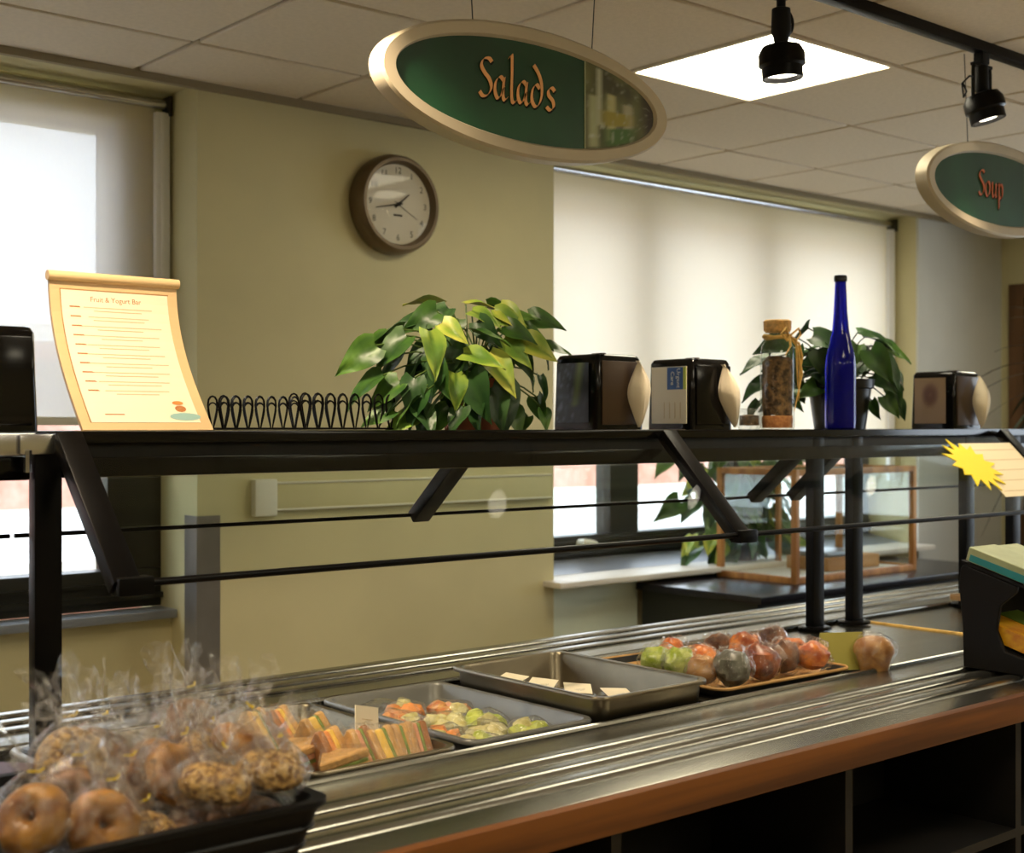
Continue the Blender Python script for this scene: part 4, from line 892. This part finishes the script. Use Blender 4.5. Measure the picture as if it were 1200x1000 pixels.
def oval_sign(label, cx, cy, cz, word, textsize, tx, tz, colr, strip):
    t = thing('hanging_sign', label, 'sign', (cx, cy, cz), 0, 'oval signs hanging over the counter'); A, B = .430, .147; n = 72
    def el(a, b, y): return [Vector((a*math.cos(2*PI*k/n), y, b*math.sin(2*PI*k/n))) for k in range(n)]
    MB().loft([el(A, B, .022), el(A, B, -.018), el(A-.006, B-.006, -.024), el(A-.038, B-.030, -.022), el(A-.044, B-.036, -.012)], cap0=True, cap1=False).build('rim', 'sign_rim', t, smooth=True, ang=35)
    a0, b0 = A-.043, B-.035
    MB().loft([el(a0, b0, -.010), el(a0, b0, -.013)]).build('panel', 'sign_green', t)
    xs = strip
    def fn(u, v):
        x = xs+(a0-.004-xs)*u; h = b0*math.sqrt(max(0, 1-(x/a0)**2)); return Vector((x, -.0145, h*(2*v-1)))
    MB().grid(30, 26, fn, colr).build('photo_strip', 'print', t, fix=False)
    MB().box(xs-.002, xs+.001, -.015, -.0135, -b0*math.sqrt(1-(xs/a0)**2), b0*math.sqrt(1-(xs/a0)**2)).build('strip_edge', 'sage', t)
    x = tx
    for ch in word:
        st, adv = GL[ch]
        for nm, mt, off, dx in (('letter_shadow', 'black_matte', -.0138, .0035), ('letter', 'sign_orange' if word == 'Salads' else 'sign_red', -.0155, 0)):
            m = MB()
            for s in st:
                q = stroke(s, .13, R(38)); k = textsize
                top = [[Vector((x+dx+(a.x)*k, off, tz-dx+a.y*k*HSC)), Vector((x+dx+b.x*k, off, tz-dx+b.y*k*HSC)), Vector((x+dx+b.x*k, off-.0012, tz-dx+b.y*k*HSC)), Vector((x+dx+a.x*k, off-.0012, tz-dx+a.y*k*HSC))] for a, b in q]
                m.loft(top)
            m.build(nm, mt, t)
        x += adv*textsize*1.0
    for sx in (-.17, .19):
        za = B*math.sqrt(1-(sx/A)**2)
        MB().tube([(sx, 0, za-.004), (sx+(.02 if sx > 0 else -.02), 0, CEIL-cz+.0)], .0016, 6).build('wire', 'frame_dark', t)
    return t
def mixc(a, b, f): f = max(0, min(1, f)); return tuple(p*(1-f)+q*f for p, q in zip(a, b))
def salad_print(u, v):
    c = mixc((.05, .05, .02), (.14, .15, .05), .5+noise.noise(Vector((u*5, v*3, 1))))
    for cu, w_, c2, v0, v1 in ((.12, .10, (.34, .36, .20), .0, .62), (.20, .05, (.40, .42, .30), .3, 1.), (.38, .09, (.42, .40, .18), .1, .7), (.62, .10, (.36, .34, .22), .2, .62), (.45, .3, (.30, .26, .04), .28, .5), (.5, .3, (.06, .14, .03), .0, .26)):
        if v0 < v < v1: c = mixc(c, c2, (1-abs(u-cu)/w_)*1.6)
    if u > .82: c = mixc(c, (.035, .025, .018), (u-.82)*9)
    c = mixc(c, (.45, .48, .38), (noise.noise(Vector((u*14, v*16, 7)))-.25)*1.6*(1 if v < .4 else .5))
    return c
def soup_print(u, v):
    c = mixc((.16, .20, .06), (.30, .34, .12), .5+noise.noise(Vector((u*4, v*4, 2))))
    if u < .28: c = mixc(c, (.55, .22, .08), (1-abs(u-.08)*4))
    if .35 < v < .5: c = mixc(c, (.50, .12, .05), (u-.05)*6)
    return c
s1 = at(604, 108, Y=2.30)
oval_sign('oval green hanging sign reading Salads', 2.028, 2.30, s1.z, 'Salads', .074, -.168, -.030, salad_print, .155)
oval_sign('oval green hanging sign reading Soup at the right edge', 4.03, 2.30, s1.z+.01, 'Soup', .068, -.135, -.028, soup_print, .155)

# ---------------------------------------------------------------- track lighting
tk = thing('track_rail', 'black lighting track on the ceiling', 'track', (3.2, 2.2, CEIL)); MB().box(-3.4, 3.4, -.018, .018, -.032, .002).build('rail', 'black_metal', tk, bevel=.003)
def track_lamp(label, x, kind, aim, power):
    t = thing('track_lamp', label, 'spotlight', (x, 2.2, CEIL-.032), 0, 'track spotlights')
    d = (Vector(aim)-Vector((x, 2.2, 2.5))).normalized()
    MB().box(-.02, .02, -.016, .016, -.035, 0).build('adapter', 'black_matte', t, bevel=.003)
    if kind == 'long':
        MB().lathe([(.012, -.035), (.012, -.055), (.024, -.06), (.026, -.12), (.02, -.135), (.016, -.16)], seg=16, cap0=False).build('stem', 'black_matte', t, smooth=True)
        MB().tube([(.022+.026*math.sin(a), 0, -.09-.03*math.cos(a)) for a in [PI*i/10 for i in range(11)]], .004, 6).build('cord', 'black_matte', t, smooth=True)
        piv = Vector((0, 0, -.155)); s = 1.12
    else:
        MB().lathe([(.02, -.04), (.022, -.11), (.016, -.12)], seg=14).build('stem', 'black_matte', t, smooth=True)
        for sx in (-1, 1): MB().tube([(sx*.045, 0, -.035), (sx*.048, 0, -.06), (sx*.048, 0, -.155)], .006, 6).build('yoke_arm', 'black_matte', t, smooth=True)
        MB().box(-.05, .05, -.008, .008, -.043, -.034).build('yoke_bar', 'black_matte', t)
        MB().tube([(-.045, 0, -.08), (-.085, -.01, -.085), (-.11, 0, -.11), (-.10, 0, -.15), (-.085, 0, -.13), (-.09, .01, -.10)], .003, 6).build('cord', 'black_matte', t, smooth=True)
        piv = Vector((0, 0, -.125)); s = 1.12
    hd = bpy.data.objects.new('lamp_head', None); col.objects.link(hd); hd.parent = t; hd.location = piv; hd.rotation_euler = Vector((0, 0, -1)).rotation_difference(d).to_euler()
    MB().lathe([(.018*s, .006), (.044*s, -.002), (.053*s, -.02), (.054*s, -.05), (.047*s, -.056), (.047*s, -.085), (.042*s, -.085), (.042*s, -.06), (.03*s, -.03), (.004, -.02)], seg=28).build('lamp_can', 'black_metal', hd, smooth=True)
    MB().lathe([(.004, -.066), (.041*s, -.066), (.040*s, -.072), (.02*s, -.078), (.004, -.08)], seg=20).build('bulb', 'lamp_glow', hd, smooth=True)
    li = bpy.data.lights.new('spot', 'SPOT'); li.energy = power; li.color = WARM; li.spot_size = R(70); li.spot_blend = .6; li.shadow_soft_size = .04
    lo = bpy.data.objects.new('spot', li); col.objects.link(lo); lo.parent = hd; lo.location = (0, 0, -.10)
track_lamp('black track lamp in front of the bright ceiling panel', 2.80, 'long', (2.86, 2.16, 1.0), SPOT*1.4)
track_lamp('black track lamp with a yoke, right of the bright ceiling panel', 3.77, 'yoke', (4.0, 1.9, 1.0), SPOT)
track_lamp('black track lamp aimed at the menu sign', .85, 'yoke', (1.15, 2.55, 1.62), SPOT*1.5)
track_lamp('black track lamp above the trailing plant', 1.35, 'yoke', (1.95, 2.6, 1.5), SPOT*1.7)
track_lamp('black track lamp above the bread basket', .30, 'yoke', (.78, 1.85, .9), SPOT*2.2)
track_lamp('black track lamp far along the track', 4.9, 'yoke', (4.9, 2.1, .9), SPOT)

# ---------------------------------------------------------------- far cabinet and display case
cb = thing('far_cabinet', 'dark cabinet with a black top under the far window', 'cabinet', (4.30, 3.48, 0))
box('cabinet_body', 'cab_dark', (.02, 1.85, .03, .68, 0, .78), cb); box('cabinet_top', 'cab_top', (0, 1.9, 0, .70, .78, .812), cb, bevel=.004)
for k in range(3): box('drawer_front', 'wood_front', (.05+.6*k, .62+.6*k, .012, .03, .45, .765), cb, bevel=.004); box('door_front', 'wood_front', (.05+.6*k, .62+.6*k, .012, .03, .06, .44), cb, bevel=.004)
lw = thing('daylit_wall_sheet', 'pale blue green sheet with daylight on the wall put into its colour, under the far sill', 'panel', (3.82, WY, 0));  # added sheet; its colour stands for daylight on the wall
dcx = (4.76, 3.66, .812); W_, D_, H_ = .93, .45, .50
ds = thing('display_case', 'wooden framed glass display case on the dark cabinet', 'display case', dcx); e = .028
for x in (0, W_-e):
    for y in (0, D_-e): box('corner_post', 'wood_case', (x, x+e, y, y+e, 0, H_), ds, bevel=.003)
box('middle_post', 'wood_case', (.42, .42+.02, D_-e, D_-.004, 0, H_), ds)
for z in (0, H_-e):
    for y in (0, D_-e): box('rail', 'wood_case', (e, W_-e, y, y+e, z, z+e), ds, bevel=.003)
    for x in (0, W_-e): box('rail', 'wood_case', (x, x+e, e, D_-e, z, z+e), ds, bevel=.003)
box('case_floor', 'sill_white', (e, W_-e, e, D_-e, .005, .02), ds)
for d_ in ((e, W_-e, .01, .014, e, H_-e), (e, W_-e, D_-.014, D_-.010, e, H_-e), (.01, .014, e, D_-e, e, H_-e), (W_-.014, W_-.01, e, D_-e, e, H_-e), (e, W_-e, e, D_-e, H_-.01, H_-.006)): box('pane', 'window_glass', d_, ds)
t = thing('case_tray', 'pale wooden tray with a blue cloth inside the display case', 'tray', (5.33, 3.88, .834)); box('tray_board', 'wood_light', (-.2, .2, -.12, .12, 0, .06), t, bevel=.004); box('cloth', 'sill_grey', (-.18, .1, -.1, .1, .06, .085), t, bevel=.01)
MB().box(0, .50, -.001, .019, .02, .83).build('daylit_sheet', 'wall_daylit_green', lw)
